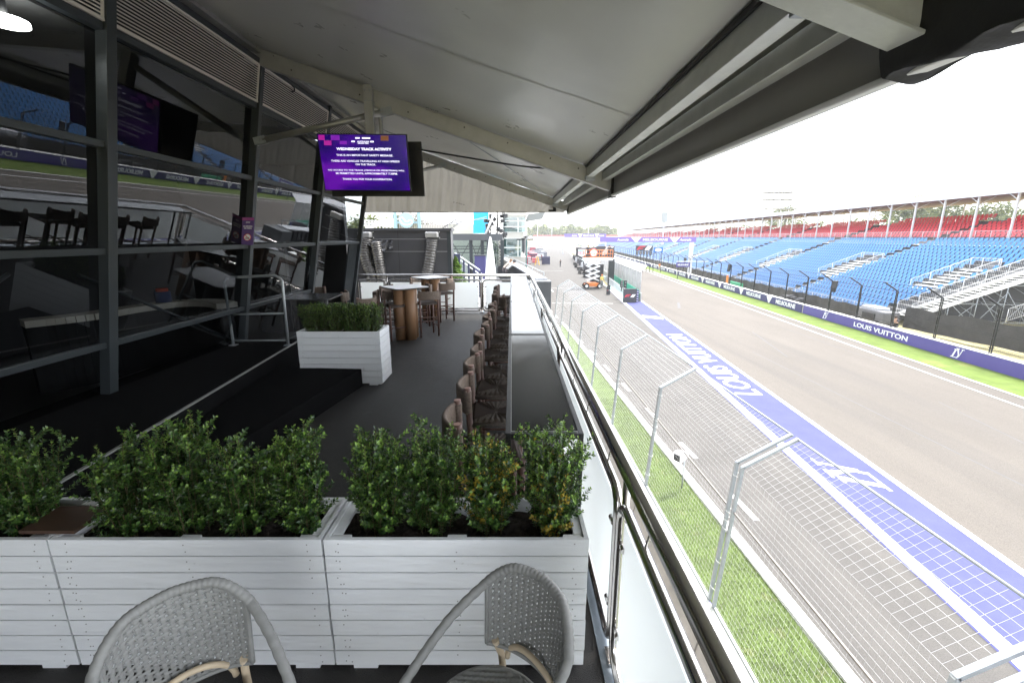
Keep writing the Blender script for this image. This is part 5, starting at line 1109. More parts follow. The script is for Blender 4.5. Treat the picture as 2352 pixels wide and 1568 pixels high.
sk_, hr_ = mat('skin', (.45, .28, .2), .6), mat('hair_dark', (.03, .02, .015), .7); drk = mat('dark_cloth', (.03, .03, .035), .8); hiv = mat('orange_cloth', (.75, .25, .05), .8)
person('person', 'worker in dark clothes in the lift basket beside the round disc', (cL(535, 640).x, YL + .7, a.z), R(10), dict(rw=(.1, .4, 1.45), rh=(.1, .47, 1.5), re=(.24, .2, 1.35)), [drk, drk, sk_, hr_], 'workers in the lift basket')
person('person', 'worker in dark clothes reaching up at the column end of the lift basket', (cL(930, 640).x, YL + .7, a.z), R(-10), dict(rw=(.2, .3, 1.6), rh=(.2, .35, 1.68), re=(.26, .2, 1.4)), [drk, drk, sk_, hr_], 'workers in the lift basket')
p = at(1340 / 5.227 * .91875 + 1250 * .91875, 612, 60); person('person', 'track worker in yellow top walking by the dark cabinet', (cL(795, 1050, 57).x, 57.5, G + .35), R(200), dict(lk=(-.1, .16, .5), la=(-.1, .0, .12), lf=(-.1, .12, .06), ra=(.1, -.1, .09)), [mat('yellow_cloth', (.75, .6, .15), .8), mat('grey_cloth', (.25, .25, .26), .8), sk_, hiv])
person('person', 'lone person in dark clothes standing on the pit lane', (at(1258, 640, 100).x + 3.2, 104, G), R(40), {}, [drk, drk, sk_, hr_])
# signs of life along the pit wall farther on
rnd = random.Random(9)
for i in range(9):
    t = 78 + i * 8.5; c = TR(7.2, t, G); q = thing('timing_perch', ['white and dark timing stand on the pit wall, the nearest one'] [0] if i == 0 else 'white and dark timing stand on the pit wall, ' + 'second third fourth fifth sixth seventh eighth ninth'.split()[i - 1] + ' from the scissor lift', 'stand', c, 'timing stands along the pit wall')
    MB().obox(c + UP * .6, SX * .5, TY * 1.8, UP * .55).build('cabinet', [whm, drk, dk_s][i % 3], q); MB().obox(c + UP * 2.3, SX * .9, TY * 2.0, UP * .05).build('canopy', txt_w, q); m = MB()
    for a_ in (-1.8, 1.8): m.tube([c + TY * a_, c + TY * a_ + UP * 2.3], .04, 4)
    m.build('post', whm, q); m = MB()
    for k in range(3): m.obox(c - SX * .55 + TY * (-1.1 + k * 1.1) + UP * 1.5, SX * .04, TY * .4, UP * .28)
    m.build('monitor', black, q)
    for k in range(2):
        pp = c - SX * (1.0 + rnd.random()) + TY * (rnd.random() * 3 - 1.5)
        MB
        st2 = thing('tyre_stack', 'small stack of black tyres beside the ' + ('nearest' if i == 0 else 'second third fourth fifth sixth seventh eighth ninth'.split()[i - 1]) + (' timing stand, nearer its front' if k == 0 else ' timing stand, nearer its back'), 'tyres', pp, 'tyre stacks by the timing stands') if i < 5 else None
        if st2:
            for z in (.15, .45): m = MB(); m.tube(disc(pp + UP * z, .24, (1, 0, 0), (0, 1, 0), 14), .13, 6, closed=True); m.build('tyre', rubber, st2)
# ------------------------------------------------------------ garages side: long pit building, equipment in front of the garages
gb = thing('garage_building', 'long glazed pit building beyond the lower terrace', 'building', (-4, 60, G))
tg = glass('teal_glass', (.35, .5, .5), refl=.15); YG = 42
def gx(u, v=520): return at(u, v, YG).x
x0, x1 = gx(1155), gx(1208); ztop = at(1180, 494, YG).z
z1_, z2_, z3_, z4_ = at(1180, 534, YG).z, at(1180, 547, YG).z, at(1180, 590, YG).z, at(1180, 500, YG).z
MB().box(x0, YG + .02, G, x1, YG + 14, z3_).box(x0, YG, z2_, x1 - .2, YG + 14, z1_).box(x0 - .1, YG - .1, ztop - .1, x1 + .1, YG + 14, ztop + .25).build('wall', mat('pit_building_pale', (.5, .48, .43), .8), gb)
MB().box(x0 + .05, YG + 3, z3_, x1 - .3, YG + 3.1, ztop).build('inner_wall', mat('inner_teal', (.22, .3, .3), .6), gb)
for (za, zb) in ((z3_, (z3_ + z2_) / 2), ((z3_ + z2_) / 2, z2_), (z1_, (z1_ * 2 + ztop) / 3), ((z1_ * 2 + ztop) / 3, (z1_ + 2 * ztop) / 3), ((z1_ + 2 * ztop) / 3, ztop - .15)):
    for (xa, xb) in ((x0, x0 + .66 * (x1 - x0)), (x0 + .66 * (x1 - x0), x1 - .02)):
        if zb < z1_ and xb > x0 + .7 * (x1 - x0): xb = x0 + .8 * (x1 - x0)
        f = MB(); f.box(xa, YG - .06, za, xa + .05, YG + .02, zb).box(xb - .05, YG - .06, za, xb, YG + .02, zb).box(xa + .05, YG - .055, zb - .05, xb - .05, YG + .02, zb).box(xa + .05, YG - .055, za, xb - .05, YG + .02, za + .05); w_ = f.build('window', alu_l, gb); MB().box(xa + .05, YG - .02, za + .05, xb - .05, YG - .01, zb - .05).build('window_pane', tg, w_)
m = MB(); m.box(x0 + .5, YG + 2.5, z1_ + .05, x0 + 1.5, YG + 2.9, z1_ + 1.0).box(x0 + .8, YG + 2.0, z1_ + 1.1, x0 + 1.7, YG + 2.3, z1_ + 1.9); m.build('interior_panel', mat('purple_dull', (.16, .10, .22), .6), gb)
MB().box(x0, YG + 1, z1_ - .02, x1 - .4, YG + 1.4, z1_ + .35).build('white_counter', txt_w, gb)
# receding facade: awnings and balconies
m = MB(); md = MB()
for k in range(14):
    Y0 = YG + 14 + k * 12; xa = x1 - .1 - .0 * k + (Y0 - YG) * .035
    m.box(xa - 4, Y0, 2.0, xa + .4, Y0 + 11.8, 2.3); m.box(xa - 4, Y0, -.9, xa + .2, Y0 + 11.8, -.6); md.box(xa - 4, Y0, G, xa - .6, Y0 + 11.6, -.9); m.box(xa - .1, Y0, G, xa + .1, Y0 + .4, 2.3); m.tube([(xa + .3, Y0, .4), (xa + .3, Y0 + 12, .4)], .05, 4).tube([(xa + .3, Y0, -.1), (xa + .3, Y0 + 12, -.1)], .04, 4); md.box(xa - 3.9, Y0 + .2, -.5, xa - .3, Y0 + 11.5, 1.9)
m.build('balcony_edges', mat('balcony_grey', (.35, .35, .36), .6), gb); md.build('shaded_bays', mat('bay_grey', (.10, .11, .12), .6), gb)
m = MB(); m.prism([(0, 0), (1.6, .25), (1.9, .9), (.3, .7)], (x1 - .1, YG + .2, ztop - .6), (1, 0, 0), (0, 0, 1), (0, .1, 0)); m.build('side_flag', mat('flag_grey', (.25, .26, .25), .7), gb)
# lamp arm in front of the building
la = thing('floodlight', 'dark twin headed floodlight on a pole above the pit lane', 'lamp', (1.9, 40, G)); p = at(1200, 550, 40); MB().tube([(p.x + .35, 40, G), (p.x + .35, 40, p.z)], .06, 8).build('pole', mat('green_pole', (.03, .10, .09), .5), la); MB().box(p.x - .5, 39.8, p.z - .06, p.x + .2, 40.2, p.z + .06).box(p.x + .45, 39.8, p.z - .05, p.x + .95, 40.2, p.z + .07).build('lamp_head', black, la)
# equipment in the pit lane outside the garages
def tro(label, u, v, Y, w, h, c1, c2, name='equipment_trolley', cat='trolley', wheels=True):
    p = at(u, v, Y); q = thing(name, label, cat, (p.x, Y, G), 'equipment outside the garages'); z = .16 if wheels else .02
    MB().box(p.x - w / 2, Y, G + z, p.x + w / 2, Y + 1.0, G + z + h).build('cabinet', c1, q, bevel=.03); m = MB()
    for k in range(3): m.box(p.x - w / 2 + .06, Y - .03, G + z + h * (k + .12) / 3, p.x + w / 2 - .06, Y, G + z + h * (k + .88) / 3)
    m.build('drawer_front', c2, q)
    if wheels:
        m = MB()
        for x in (-.4, .4): m.tube([(p.x + x * w, Y + .1, G + .09), (p.x + x * w, Y + .2, G + .09)], .09, 8)
        m.build('castor', rubber, q)
nv = mat('trolley_navy', (.03, .03, .08), .5); rd = mat('trolley_red', (.6, .03, .06), .5); whc = mat('trolley_white', (.7, .7, .7), .5); gyc = mat('trolley_grey', (.25, .26, .28), .5)
tro('navy equipment cabinet closest to the pit lane line outside the garages', 1254, 603, 112, 2.0, 1.9, nv, nv); tro('red equipment trolley at the garage side of the crowd', 1213, 600, 116, 1.6, 1.7, rd, whc); tro('white trolley between the red and navy equipment', 1228, 600, 118, 1.3, 1.4, whc, rd)
tro('second red trolley farther along the garages', 1224, 592, 135, 2.6, 1.8, rd, nv); tro('grey trolley farther along the garages', 1240, 590, 140, 2.4, 1.6, gyc, whc); tro('white trolley farthest along the garages', 1232, 583, 165, 3.6, 1.9, whc, gyc); tro('navy trolley beyond the second red trolley', 1248, 586, 150, 2.4, 1.7, nv, gyc); tro('black and red tool chest beside the balcony screen', 1206, 604, 110, 1.4, 1.7, nv, rd)
for k in range(10):
    u = 1205 + (k * 37 % 55); Y = 112 + (k * 23 % 70); v = 0; p = at(u, 600, Y)
    person('person', ['crew member in red', 'crew member in white', 'crew member in navy', 'crew member in dark grey', 'crew member in pale blue', 'crew member in orange', 'crew member in black', 'crew member in maroon', 'crew member in light grey', 'crew member in green'][k] + ' working among the equipment outside the garages', (p.x, Y, G), R(k * 70), {}, [[rd, whc, nv, gyc, mat('pale_blue_cloth', (.35, .5, .65), .8), hiv, drk, mat('maroon', (.25, .02, .04), .8), mat('light_cloth', (.5, .5, .5), .8), mat('green_cloth', (.05, .3, .15), .8)][k], drk, sk_, hr_], 'crew outside the garages')
rnd = random.Random(31)
for k in range(22):
    Y = 120 + 6.5 * k + rnd.random() * 3; f = (Y - 120) / 150; u = 1205 + 8 * f + rnd.random() * (48 - 22 * f); p = at(u, 600, Y)
    tro('distant equipment trolley in the crowded row along the garages', u, 590, Y, 1.4 + rnd.random() * 1.6, 1.0 + rnd.random() * .9, [rd, nv, whc, gyc, drk][k % 5], [whc, gyc, nv, rd, whc][(k * 3) % 5])
ld = thing('step_ladder', 'yellow A shaped step ladder standing among the crew outside the garages', 'ladder', (4, 113, G)); p = at(1234, 600, 111); m = MB()
for s in (-1, 1): m.bar((p.x + s * .55, 111, G), (p.x + s * .12, 111.3, G + 2.1), .12, .12); m.bar((p.x + s * .55, 112, G), (p.x + s * .12, 111.5, G + 2.1), .1, .1)
for k in range(5): m.bar((p.x - .45 + .07 * k, 111.05 + .06 * k, G + .4 + .38 * k), (p.x + .45 - .07 * k, 111.05 + .06 * k, G + .4 + .38 * k), .1, .06)
m.build('frame', mat('ladder_yellow', (.8, .45, .02), .5), ld)
# ------------------------------------------------------------ lower terrace of the next suite
lt = thing('lower_terrace', 'lower neighbouring terrace with a wide grey ledge and dark slatted front', 'terrace', (-2, 28, -.9))
e0, e1 = Vector((1.43, 19.8, .3)), Vector((-.75, 42, .3)); d = (e1 - e0).normalized(); nrm = Vector((d.y, -d.x, 0))
MB().prism([(0, 0), (0, 22.3), (-9, 22.3), (-9, -1.5)], (e0.x - .1, e0.y, -.95), (1, 0, 0), (d.x, d.y, 0), (0, 0, .06)).build('deck', mat('lower_deck', (.22, .22, .23), .8, var=.15, vs=2), lt)
MB().obox((e0 + e1) / 2 - nrm * .12, nrm * .26, (e1 - e0) / 2, UP * .03).build('ledge', mat('ledge_grey', (.42, .43, .45), .35, .4), lt)
m = MB()
for k in range(60): p = e0 + d * (.1 + k * .37); m.obox(Vector((p.x, p.y, -.35)) - nrm * .05, nrm * .02, d * .13, UP * .6)
m.build('slat_front', mat('slat_dark', (.06, .06, .065), .5), lt)
MB().obox(Vector(((e0.x + e1.x) / 2, (e0.y + e1.y) / 2, -.42)) + nrm * .02, nrm * .02, (e1 - e0) / 2, UP * .66).build('backing_panel', mat('backing_grey', (.16, .16, .17), .6), lt)
m = MB()
for k in range(7): p = e0 + d * (.1 + k * 3.6); m.tube([p, p + UP * .28], .02, 5)
m.tube([e0 + UP * .28, e1 + UP * .28], .02, 5); m.build('upper_rail', gal, lt)
MB().box(e0.x - .55, 19.0, G, e0.x + .25, 19.9, .27).build('end_pier', mat('pier_dark', (.07, .075, .08), .5, var=.1, vs=3), lt, bevel=.02)
m = MB()
for k in range(26): p = e0 + d * (1.2 + k * .62) - nrm * .85; MB().obox(Vector((p.x, p.y, -.45)), nrm * .28, d * .02, UP * .32).build('slat_divider', blackm, lt)
for i, (Y, lb, cs, hc) in enumerate(((29.5, 'person in white shirt and dark cap leaning over the grey ledge', mat('white_cloth', (.8, .8, .8), .8), drk), (30.6, 'person with fair hair half hidden behind the one in the white shirt', mat('cream_cloth', (.6, .5, .42), .8), mat('fair_hair', (.20, .12, .07), .7)))):
    k = (Y - e0.y) / (e1.y - e0.y); p = e0.lerp(e1, k)
    person('person', lb, (p.x - .85 - .12 * i, Y, -.89), R(-90), dict(waist=(0, .12, 1.06), chest=(0, .32, 1.2), neck=(0, .44, 1.33), head=(0, .54, 1.42), top=(0, .6, 1.52), ls=(-.17, .38, 1.28), rs=(.17, .38, 1.28), le=(-.24, .6, 1.12), re=(.24, .6, 1.12), lw=(-.12, .72, 1.24), rw=(.12, .72, 1.24), lh=(-.06, .78, 1.24), rh=(.06, .78, 1.24)), [cs, mat('blue_jeans', (.10, .08, .08), .8), sk_, hc], 'people leaning on the lower terrace ledge')
um = thing('closed_umbrella', 'tall closed white umbrella standing on the lower terrace', 'umbrella', (-.9, 19, -.9)); c = at(1126, 560, 19); m = MB()
m.tube([(c.x, 19, .25), (c.x, 19, .7), (c.x, 19, 1.5), (c.x, 19, 2.0), (c.x, 19, 2.12)], [.25, .22, .13, .06, .02], 14); m.build('furled_cover', txt_w, um); MB().tube([(c.x, 19, -.9), (c.x, 19, .3)], .03, 8).build('pole', alu, um); MB().tube([(c.x, 19, -.9), (c.x, 19, -.8)], .35, 16).build('base', blackm, um)
tree('small bright green conifer in front of the navy stair panel', at(1047, 600, 15.6).x, 15.6, at(1047, 590, 15.6).z + .35, 1.15, 41, n=2600, conif=True, z0=-.35, grp=None)
pot = thing('plant_pot', 'dark pot holding the small conifer', 'pot', (at(1047, 600, 15.6).x, 15.6, -.9)); MB().tube([(at(1047, 600, 15.6).x, 15.6, -.9), (at(1047, 600, 15.6).x, 15.6, -.35)], [.18, .25], 14).build('pot_body', dk_s, pot)
# framed hall behind the lower terrace
fh = thing('framed_hall', 'grey framed glass hall with crossed tie rods behind the lower terrace', 'building', (-4, 36, -.9)); YH = 34
xa, xb = at(1034, 550, YH).x, at(1154, 550, YH).x; za, zb = at(1080, 552, YH).z, at(1080, 537, YH).z
MB().box(xa - 3, YH - .2, za, xb, YH + .2, zb).build('header', mat('header_grey', (.075, .08, .088), .5), fh)
MB().box(xa - 3, YH + 4, -.9, xb - .2, YH + 4.1, za).build('rear_wall', mat('cream_wall', (.50, .49, .43), .8, var=.1, vs=1), fh)
m = MB()
for u in (1037, 1082, 1108, 1122, 1153): x = at(u, 570, YH).x; m.box(x - .12, YH - .12, -.9, x + .12, YH + .12, za)
for v in (566, 572, 580): z = at(1080, v, YH).z; m.box(xa, YH - .05, z - .03, xb - .3, YH + .05, z + .03)
m.build('column', frame_g, fh)
m = MB(); q = [at(u, 570, YH).x for u in (1037, 1082, 1108)]
for i in range(2): m.tube([(q[i], YH - .15, -.5), (q[i + 1], YH - .15, za)], .03, 4).tube([(q[i + 1], YH - .15, -.5), (q[i], YH - .15, za)], .03, 4)
m.build('tie_rod', blackm, fh)
MB().box(xa, YH + .3, -.9, xb - .3, YH + .32, za).build('window_pane', glass('pale_glass', (.75, .82, .80), refl=.1), fh)
dks = thing('bar_counter', 'dark navy bar counter at the back of the lower terrace', 'counter', (-2, 32, -.9)); a, b = at(1090, 588, 31), at(1114, 600, 31); MB().box(a.x, 31, -.89, b.x, 32, a.z).build('body', navy, dks); MB().box(a.x - .05, 30.95, a.z, b.x + .05, 32.05, a.z + .05).build('top', blackm, dks)
ss = thing('stair_flight', 'navy panelled stair with twin metal handrails behind the end balustrade', 'stairs', (-1.6, 20, -.9)); nvp = mat('navy_panel', (.055, .06, .11), .5)
a, b = at(1045, 582, 21), at(1102, 622, 17)
m = MB(); m.bar(a + UP * .02, b + UP * .02, .05, .05); m.bar(a + UP * .02 + Vector((.1, .1, -.25)), b + UP * .02 + Vector((.1, .1, -.25)), .05, .05); m.build('handrail', gal, ss)
m = MB()
for k in range(6): p = a.lerp(b, k / 5); m.box(p.x - .04, p.y - .04, p.z - 1.0, p.x + .04, p.y + .04, p.z)
m.build('baluster', nvp, ss); MB().box(at(1036, 600, 18).x, 18, -.9, at(1057, 600, 18).x, 18.1, at(1050, 583, 18).z).build('side_panel', nvp, ss)
m = MB()
for k in range(8): p = a.lerp(b, k / 8); m.box(p.x - .1, p.y - .25, p.z - 1.05, p.x + 1.1, p.y + .25, p.z - 1.0)
m.build('tread', alu_l, ss)
# ------------------------------------------------------------ behind the clad unit
gr = thing('screen_frame', 'pale blue steel frame with striped panels above the dark unit', 'frame', (-7, 30, 0)); bl = mat('pale_blue_steel', (.32, .47, .52), .5)
x0, x1 = at(907, 500, 30).x, at(962, 500, 30).x; m = MB(); m.box(x0 - .1, 30, G, x0 + .1, 30.2, 4.6).box(x1 - .1, 30, G, x1 + .1, 30.2, 4.6).box(x0, 30.02, 2.98, x1, 30.15, 3.1); m.build('post', bl, gr)
m = MB()
for k in range(30): x = x0 + .15 + k * .11; m.box(x, 30.3, 2.0, x + .055, 30.35, 4.6)
m.build('striped_panel', mat('stripe_grey', (.42, .38, .37), .7), gr)
cs = thing('round_sign', 'round pale blue sign showing a white circuit outline', 'sign', at(933, 505, 29.6)); c = at(933, 506, 29.6); MB().tube([c, c + Vector((0, .06, 0))], .475, 40).build('disc', mat('sign_blue', (.36, .53, .60), .5), cs)
P0 = [(-.40, .02), (-.36, .14), (-.24, .17), (-.14, .06), (-.04, -.08), (.10, -.08), (.22, -.02), (.36, -.04), (.40, -.14), (.30, -.22), (.10, -.30), (-.14, -.28), (-.28, -.18)]
MB().tube([c + Vector((x, -.02, z)) for x, z in P0], .052, 6, closed=True).build('circuit_outline', txt_w, cs)
wk = thing('white_walkway', 'white steel walkway with railings and a white cabinet above the dark unit', 'walkway', (-9, 38, 0)); m = MB(); a, b = at(838, 506, 38), at(905, 511, 38)
for v0, v1 in ((506, 511), (512, 515), (518, 519)): m.bar(at(835, v0, 38), at(905, v1, 38), .12, .12)
for k in range(9): u = 838 + k * 8; m.bar(at(u, 505, 38), at(u + 3, 526, 38), .1, .1)
m.bar(at(842, 524, 38), at(878, 514, 38), .25, .25); m.build('railing', whm, wk); MB().box(at(880, 505, 38.3).x, 38.3, at(880, 522, 38.3).z, at(902, 505, 38.3).x, 39.3, at(880, 503, 38.3).z).build('white_cabinet', txt_w, wk)
cw = thing('cream_building', 'low cream building with white roof rails behind the lattice boom', 'building', (-4, 48, G)); MB().box(at(960, 520, 48).x, 48, G, at(1087, 520, 48).x, 54, at(1000, 516, 48).z).build('wall', mat('cream_wall2', (.55, .54, .47), .8, var=.06, vs=.6), cw); m = MB(); a, b = at(962, 506, 47.8), at(1050, 507, 47.8); m.tube([a, b], .06, 4).tube([at(962, 511, 47.8), at(1050, 512, 47.8)], .05, 4)
for k in range(8): u = 964 + k * 12; m.tube([at(u, 504, 47.8), at(u, 517, 47.8)], .05, 4)
m.build('roof_rail', whm, cw)
bp_ = thing('blue_hoarding', 'bright blue panel wall rising behind the black truss tower', 'panel', at(1100, 540, 40)); MB().prism([(at(u, v, 40).x, at(u, v, 40).z) for u, v in ((1087, 480), (1122, 480), (1122, 536), (1087, 536))], (0, 40, 0), (1, 0, 0), (0, 0, 1), (0, .2, 0)).build('panel', mat('cyan_blue', (.03, .42, .78), .5), bp_)
tt = thing('truss_tower', 'black lattice truss tower hung with lights and cables', 'truss tower', at(1135, 540, 36)); m = MB(); pb = at(1132, 538, 36); pt = at(1136, 470, 36); pb.z = -.9
lattice(m, pb + Vector((-.1, 0, 0)), pt, .5, 20, .035); lattice(m, pb + Vector((.55, .6, 0)), pt + Vector((.5, .6, 0)), .5, 22, .035); m.build('truss', black, tt); m = MB(); rnd = random.Random(6)
for k in range(26): p = pb + (pt - pb) * (.35 + .62 * rnd.random()) + Vector((rnd.uniform(-.7, .9), rnd.uniform(-.3, .5), 0)); m.obox(p, Vector((.14, .05, 0)), Vector((-.04, .12, .02)), Vector((0, .02, .12)))
m.build('cable_clutter', black, tt)
MB().tube([at(1116, 536, 35), at(1131, 500, 35), at(1136, 470, 35)], .09, 6).build('white_mast', txt_w, tt)
bo = thing('lattice_boom', 'thin grey lattice crane boom leaning up from the dark unit', 'crane', at(1020, 525, 28)); m = MB(); lattice(m, at(1012, 534, 28), at(1085, 486, 28), .3, 22, .018); m.tube([at(1040, 516, 28.2), at(1118, 498, 33)], .02, 4).tube([at(1035, 512, 28.2), at(1118, 502, 33)], .02, 4); m.build('boom', mat('boom_grey', (.25, .25, .26), .5), bo)
for i, (u, vt) in enumerate(((1235, 515), (1268, 512), (1352, 517))):
    q = thing('light_mast', ['thin pale mast at the start of the far trees', 'thin pale mast left of the far gantry lettering', 'thin pale mast behind the far gantry'][i].replace('left of', 'just before'), 'mast', at(u, 545, 300), 'thin masts far down the straight'); p = at(u, vt, 300); MB().tube([(p.x, 300, G), (p.x, 300, p.z)], .15, 5).build('mast', whm, q); MB().box(p.x - .6, 299.8, p.z - .3, p.x + .6, 300.2, p.z + .3).build('lamp_head', whm, q)

# ------------------------------------------------------------ pit lane debris fence below the terrace
nf = thing('pit_lane_fence', 'galvanised mesh debris fence with bent over tops between terrace and pit lane', 'fence', (3.2, 10, G))
def fxx(y): return 3.22 - .0095 * (y - 5)
ZB, ZK, ZTt = -3.62, -1.19, -.74
cb2 = MB()
for k in range(11):
    y = -4.9 + k * 3.5; cb2.prism([(-.30, 0), (.30, 0), (.12, .92), (-.12, .92)], (fxx(y) - .18, y + .02, G), (1, 0, 0), (0, 0, 1), (fxx(y + 3.5) - fxx(y), 3.46, 0))
pbr = thing('concrete_barrier', 'low concrete barrier with a violet edged capping carrying the pit lane fence', 'barrier', (3, 10, G)); cb2.build('blocks', conc, pbr)
m = MB(); m.prism([(-.17, 0), (.14, 0), (.14, .05), (-.17, .05)], (fxx(-5) - .16, -5, G + .925), (1, 0, 0), (0, 0, 1), (fxx(33) - fxx(-5), 38, 0)); m.build('capping', mat('cap_white', (.40, .41, .38), .7), pbr)
m = MB(); m.prism([(0, -.5), (.012, -.5), (.012, .035), (0, .035)], (fxx(-5) - .01, -5, G + .93), (1, 0, 0), (0, 0, 1), (fxx(33) - fxx(-5), 38, 0)); m.build('violet_banner', mat('violet', (.20, .16, .45), .6), pbr)
PY = [2.66, 6.0, 9.5, 13.0, 16.55, 20.1, 23.6, 27.1, 30.6]
KX, TXx = .17, .92
def fence_pts(y): x = fxx(y); return Vector((x, y, ZB)), Vector((x + KX, y, ZK)), Vector((x + TXx, y, ZTt))
for i, y in enumerate(PY):
    for dy in ((-.078, .078) if i < 2 else (-.03, .03)):
        a, b, c = fence_pts(y + dy); p = MB(); w = .055
        p.bar(a, b, w, .045, (0, 1, 0)).bar(b, c, .045, w, (0, 1, 0)); p.tube([b - Vector((0, w / 2, 0)), b + Vector((0, w / 2, 0))], .024, 8); p.build('post', gal, nf, bevel=.004)
    m = MB(); a, b, c = fence_pts(y)
    for k in (.12, .32, .56, .62, .68, .93): q = a.lerp(b, k); m.tube([q + Vector((.0 + .05 * math.cos(t * .7854), .09 * math.sin(t * .7854), .015 * math.sin(t * .7854 * 2))) for t in range(8)], .006, 4, closed=True)
    m.build('clamp', alu_l, nf)
for i in range(-1, len(PY) - 1):
    y0 = (PY[i] if i >= 0 else -.8) + .09; y1 = PY[i + 1] - .09; m = MB(); a0, b0, c0 = fence_pts(y0); a1, b1, c1 = fence_pts(y1); rw = .0013 if i < 2 else .0020 if i < 4 else .0030; st_ = .095 if i < 3 else .12
    n = int((y1 - y0) / st_)
    for k in range(n + 1):
        t = k / n; A, B, C = a0.lerp(a1, t), b0.lerp(b1, t), c0.lerp(c1, t); m.tube([A, B], rw * .8, 3, cap=False); m.tube([B, C], rw, 3, cap=False)
    for k in range(28): t = k / 27; m.tube([a0.lerp(b0, t), a1.lerp(b1, t)], rw * (.9), 3, cap=False)
    for k in range(1, 9): t = k / 8; m.tube([b0.lerp(c0, t), b1.lerp(c1, t)], rw, 3, cap=False)
    m.build('mesh_panel', mat('mesh_wire', (.62, .62, .62), .4, .3), nf)
    r = MB(); r.tube([c0 + Vector((0, -.05, 0)), c1 + Vector((0, .05, 0))], .016, 6); q0, q1 = a0.lerp(b0, .70), a1.lerp(b1, .70); r.build('top_rail', gal, nf); MB().bar(q0, q1, .022, .028).build('middle_rail', mat('rail_tan', (.24, .22, .20), .6), nf); MB().bar(a0, a1, .04, .05).build('bottom_rail', gal, nf)
# camera housing on a bracket beyond the kerb
cc_ = thing('camera_housing', 'white camera housing with a black lens face beside the grass strip', 'camera', at(1563, 1048, 10)); p = z_ = None
r = at(1563, 1046, 1) - Vector((0, 0, CZ)); k = (-3.55 - CZ) / r.z; c = Vector((r.x * k, r.y * k, -3.55)); X = Vector((.8, .55, .1)).normalized(); Yv = Vector((-.55, .8, 0)).normalized(); Zv = X.cross(Yv)
cc_.location = (c.x, c.y, G)
MB().prism([(-.16, -.12), (-.02, -.13), (.2, -.06), (.2, .05), (-.02, .14), (-.16, .13)], c - Yv * .11, X, Zv, Yv * .22).build('shell', txt_w, cc_, bevel=.01); MB().obox(c - X * .162, X * .004, Yv * .09, Zv * .09).build('lens_face', black, cc_); MB().bar(c + X * .16 - Zv * .06, c + X * .34 - Zv * .08, .03, .03).tube([c + X * .2 - Zv * .08, Vector((c.x + X.x * .2, c.y + X.y * .2, G))], .02, 6).build('bracket', gal, cc_)
# things behind the far debris fence
q = thing('green_kerb_block', 'bright green low block lying behind the far debris fence', 'block', TR(24.6, 22, G)); MB().obox(TR(25.2, 21, G + .2), SX * .35, TY * 3.6, UP * .22).build('block_body', mat('bright_green', (.01, .34, .16), .6), q, bevel=.03); MB().obox(TR(25.2, 21, G + .44), SX * .3, TY * 3.5, UP * .015).build('block_top', mat('bright_green2', (.015, .40, .2), .5), q)
q = thing('green_mat', 'small green mat behind the far wall in front of the shade cloth', 'mat', TR(24, 61, G)); MB().obox(TR(24.4, 61.5, G + .45), SX * .1, TY * 2.0, UP * .45).build('mat_body', mat('bright_green', (.01, .34, .16), .6), q); MB().obox(TR(24.25, 64.2, G + .8), SX * .1, TY * .12, UP * .8).build('orange_post', hiv, q)
pp = TR(24.6, 33.5, G); person('person', 'person in black crouched behind the far debris fence near the grey cart', (pp.x, pp.y, G), R(120), dict(hip=(0, -.1, .55), waist=(0, 0, .68), chest=(0, .1, .88), neck=(0, .16, 1.04), head=(0, .2, 1.15), top=(0, .2, 1.26), ls=(-.17, .12, 1.0), rs=(.17, .12, 1.0), le=(-.22, .3, .82), re=(.22, .3, .82), lw=(-.1, .48, .85), rw=(.1, .48, .85), lh=(-.06, .54, .86), rh=(.06, .54, .86), lt=(-.1, -.08, .52), rt=(.1, -.08, .52), lk=(-.14, .32, .5), rk=(.14, .32, .5), la=(-.12, .1, .08), ra=(.12, .1, .08), lf=(-.12, .24, .04), rf=(.12, .24, .04)), [drk, drk, sk_, hr_])
q = thing('camera_cart', 'grey vehicle like cart with dark equipment parked behind the far debris fence', 'cart', TR(25, 34.5, G)); c = TR(25.1, 36.2, G); MB().obox(c + UP * .85, SX * .6, TY * 1.5, UP * .45).build('body', mat('cart_grey', (.13, .13, .135), .5), q, bevel=.12, seg=3); MB().obox(c + UP * 1.3 + TY * .3, SX * .5, TY * .9, UP * .2).build('cover', mat('cover_grey', (.45, .46, .48), .5), q, bevel=.1, seg=3); MB().obox(c + UP * .8 - SX * .63, SX * .02, TY * .7, UP * .25).build('dark_panel', black, q)
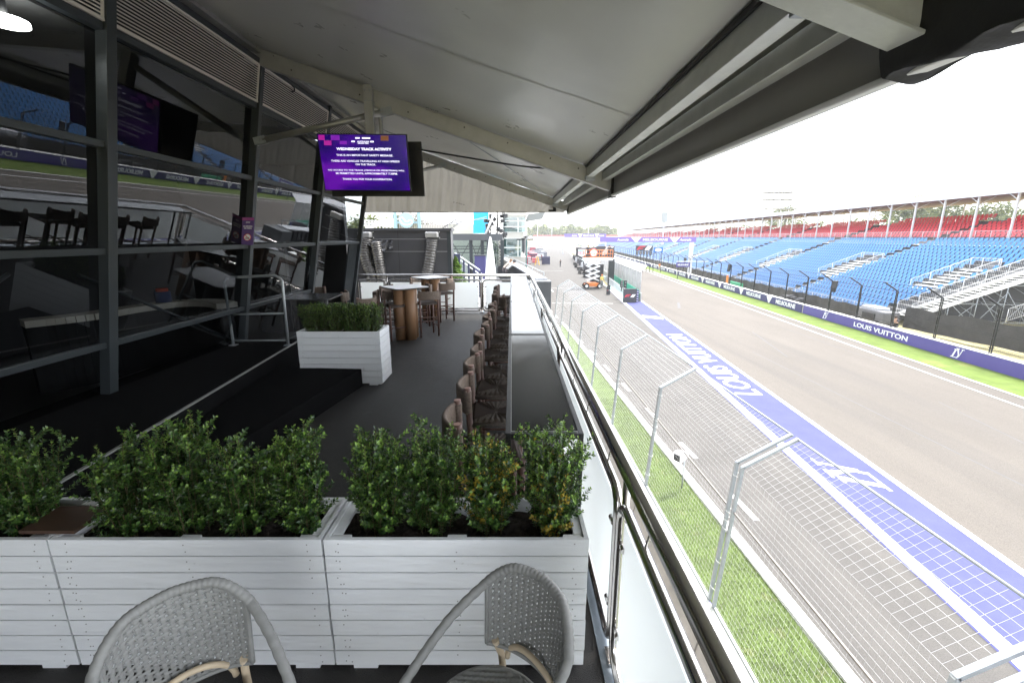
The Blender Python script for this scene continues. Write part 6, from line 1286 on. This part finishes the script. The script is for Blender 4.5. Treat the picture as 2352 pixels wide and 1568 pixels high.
for t_ in (-1, 1): MB().tube([c + TY * t_ - SX * .65 + UP * .3, c + TY * t_ + SX * .65 + UP * .3], .3, 14).build('wheel', rubber, q)
q = thing('covered_load', 'pale wrapped load standing at the right behind the far fence'.replace('at the right ', ''), 'load', TR(27, 27, G)); m = MB(); c = TR(28.2, 24.4, G); m.grid(lambda a, b: c + SX * (1.2 * math.cos(a * 6.283) * (1 - .15 * b)) + TY * (1.4 * math.sin(a * 6.283) * (1 - .15 * b)) + UP * (2.2 * b + .05 * math.sin(a * 30)), 36, 8); m.poly([c + SX * (1.02 * math.cos(k * .5236)) + TY * (1.19 * math.sin(k * .5236)) + UP * 2.2 for k in range(12)]); m.build('wrap', mat('wrap_cream', (.5, .48, .44), .7, var=.1, vs=3, bump=.6, bs=5), q)
m = MB(); 
for k in range(6):
    t = 72 + 6 * k; 
jk = thing('dark_equipment', 'low dark equipment piled in front of the shade cloth behind the far wall', 'equipment', TR(24.5, 50, G)); m = MB(); rnd = random.Random(12)
for k in range(16): t = 47 + rnd.random() * 3; m.obox(TR(24.3 + rnd.random(), t, G + .3 + rnd.random() * .5), SX * .2, TY * (.2 + .3 * rnd.random()), UP * .18)
m.build('boxes', drk, jk, bevel=.03)
mp_ = TR(23.9, 92, G); person('person', 'marshal in pale orange clothing standing by the far wall near the start lights', (TR(21.7, 93, G).x, TR(21.7, 93, G).y, G), R(150), {}, [hiv, mat('pale_khaki', (.5, .45, .3), .8), sk_, hr_])
# ------------------------------------------------------------ haze in the air over the circuit
hz = MB().box(-800, -290, G - 1.2, 880, 900, 26).build('haze', None)
hm = bpy.data.materials.new('haze_air'); hm.use_nodes = True; n = hm.node_tree.nodes; n.remove(n['Principled BSDF']); pv = n.new('ShaderNodeVolumePrincipled'); pv.inputs['Density'].default_value = .0005; pv.inputs['Color'].default_value = (.97, .98, 1, 1); pv.inputs['Anisotropy'].default_value = 0
hm.node_tree.links.new(pv.outputs[0], n['Material Output'].inputs['Volume']); hz.data.materials.clear(); hz.data.materials.append(hm); tag(hz, kind='stuff')
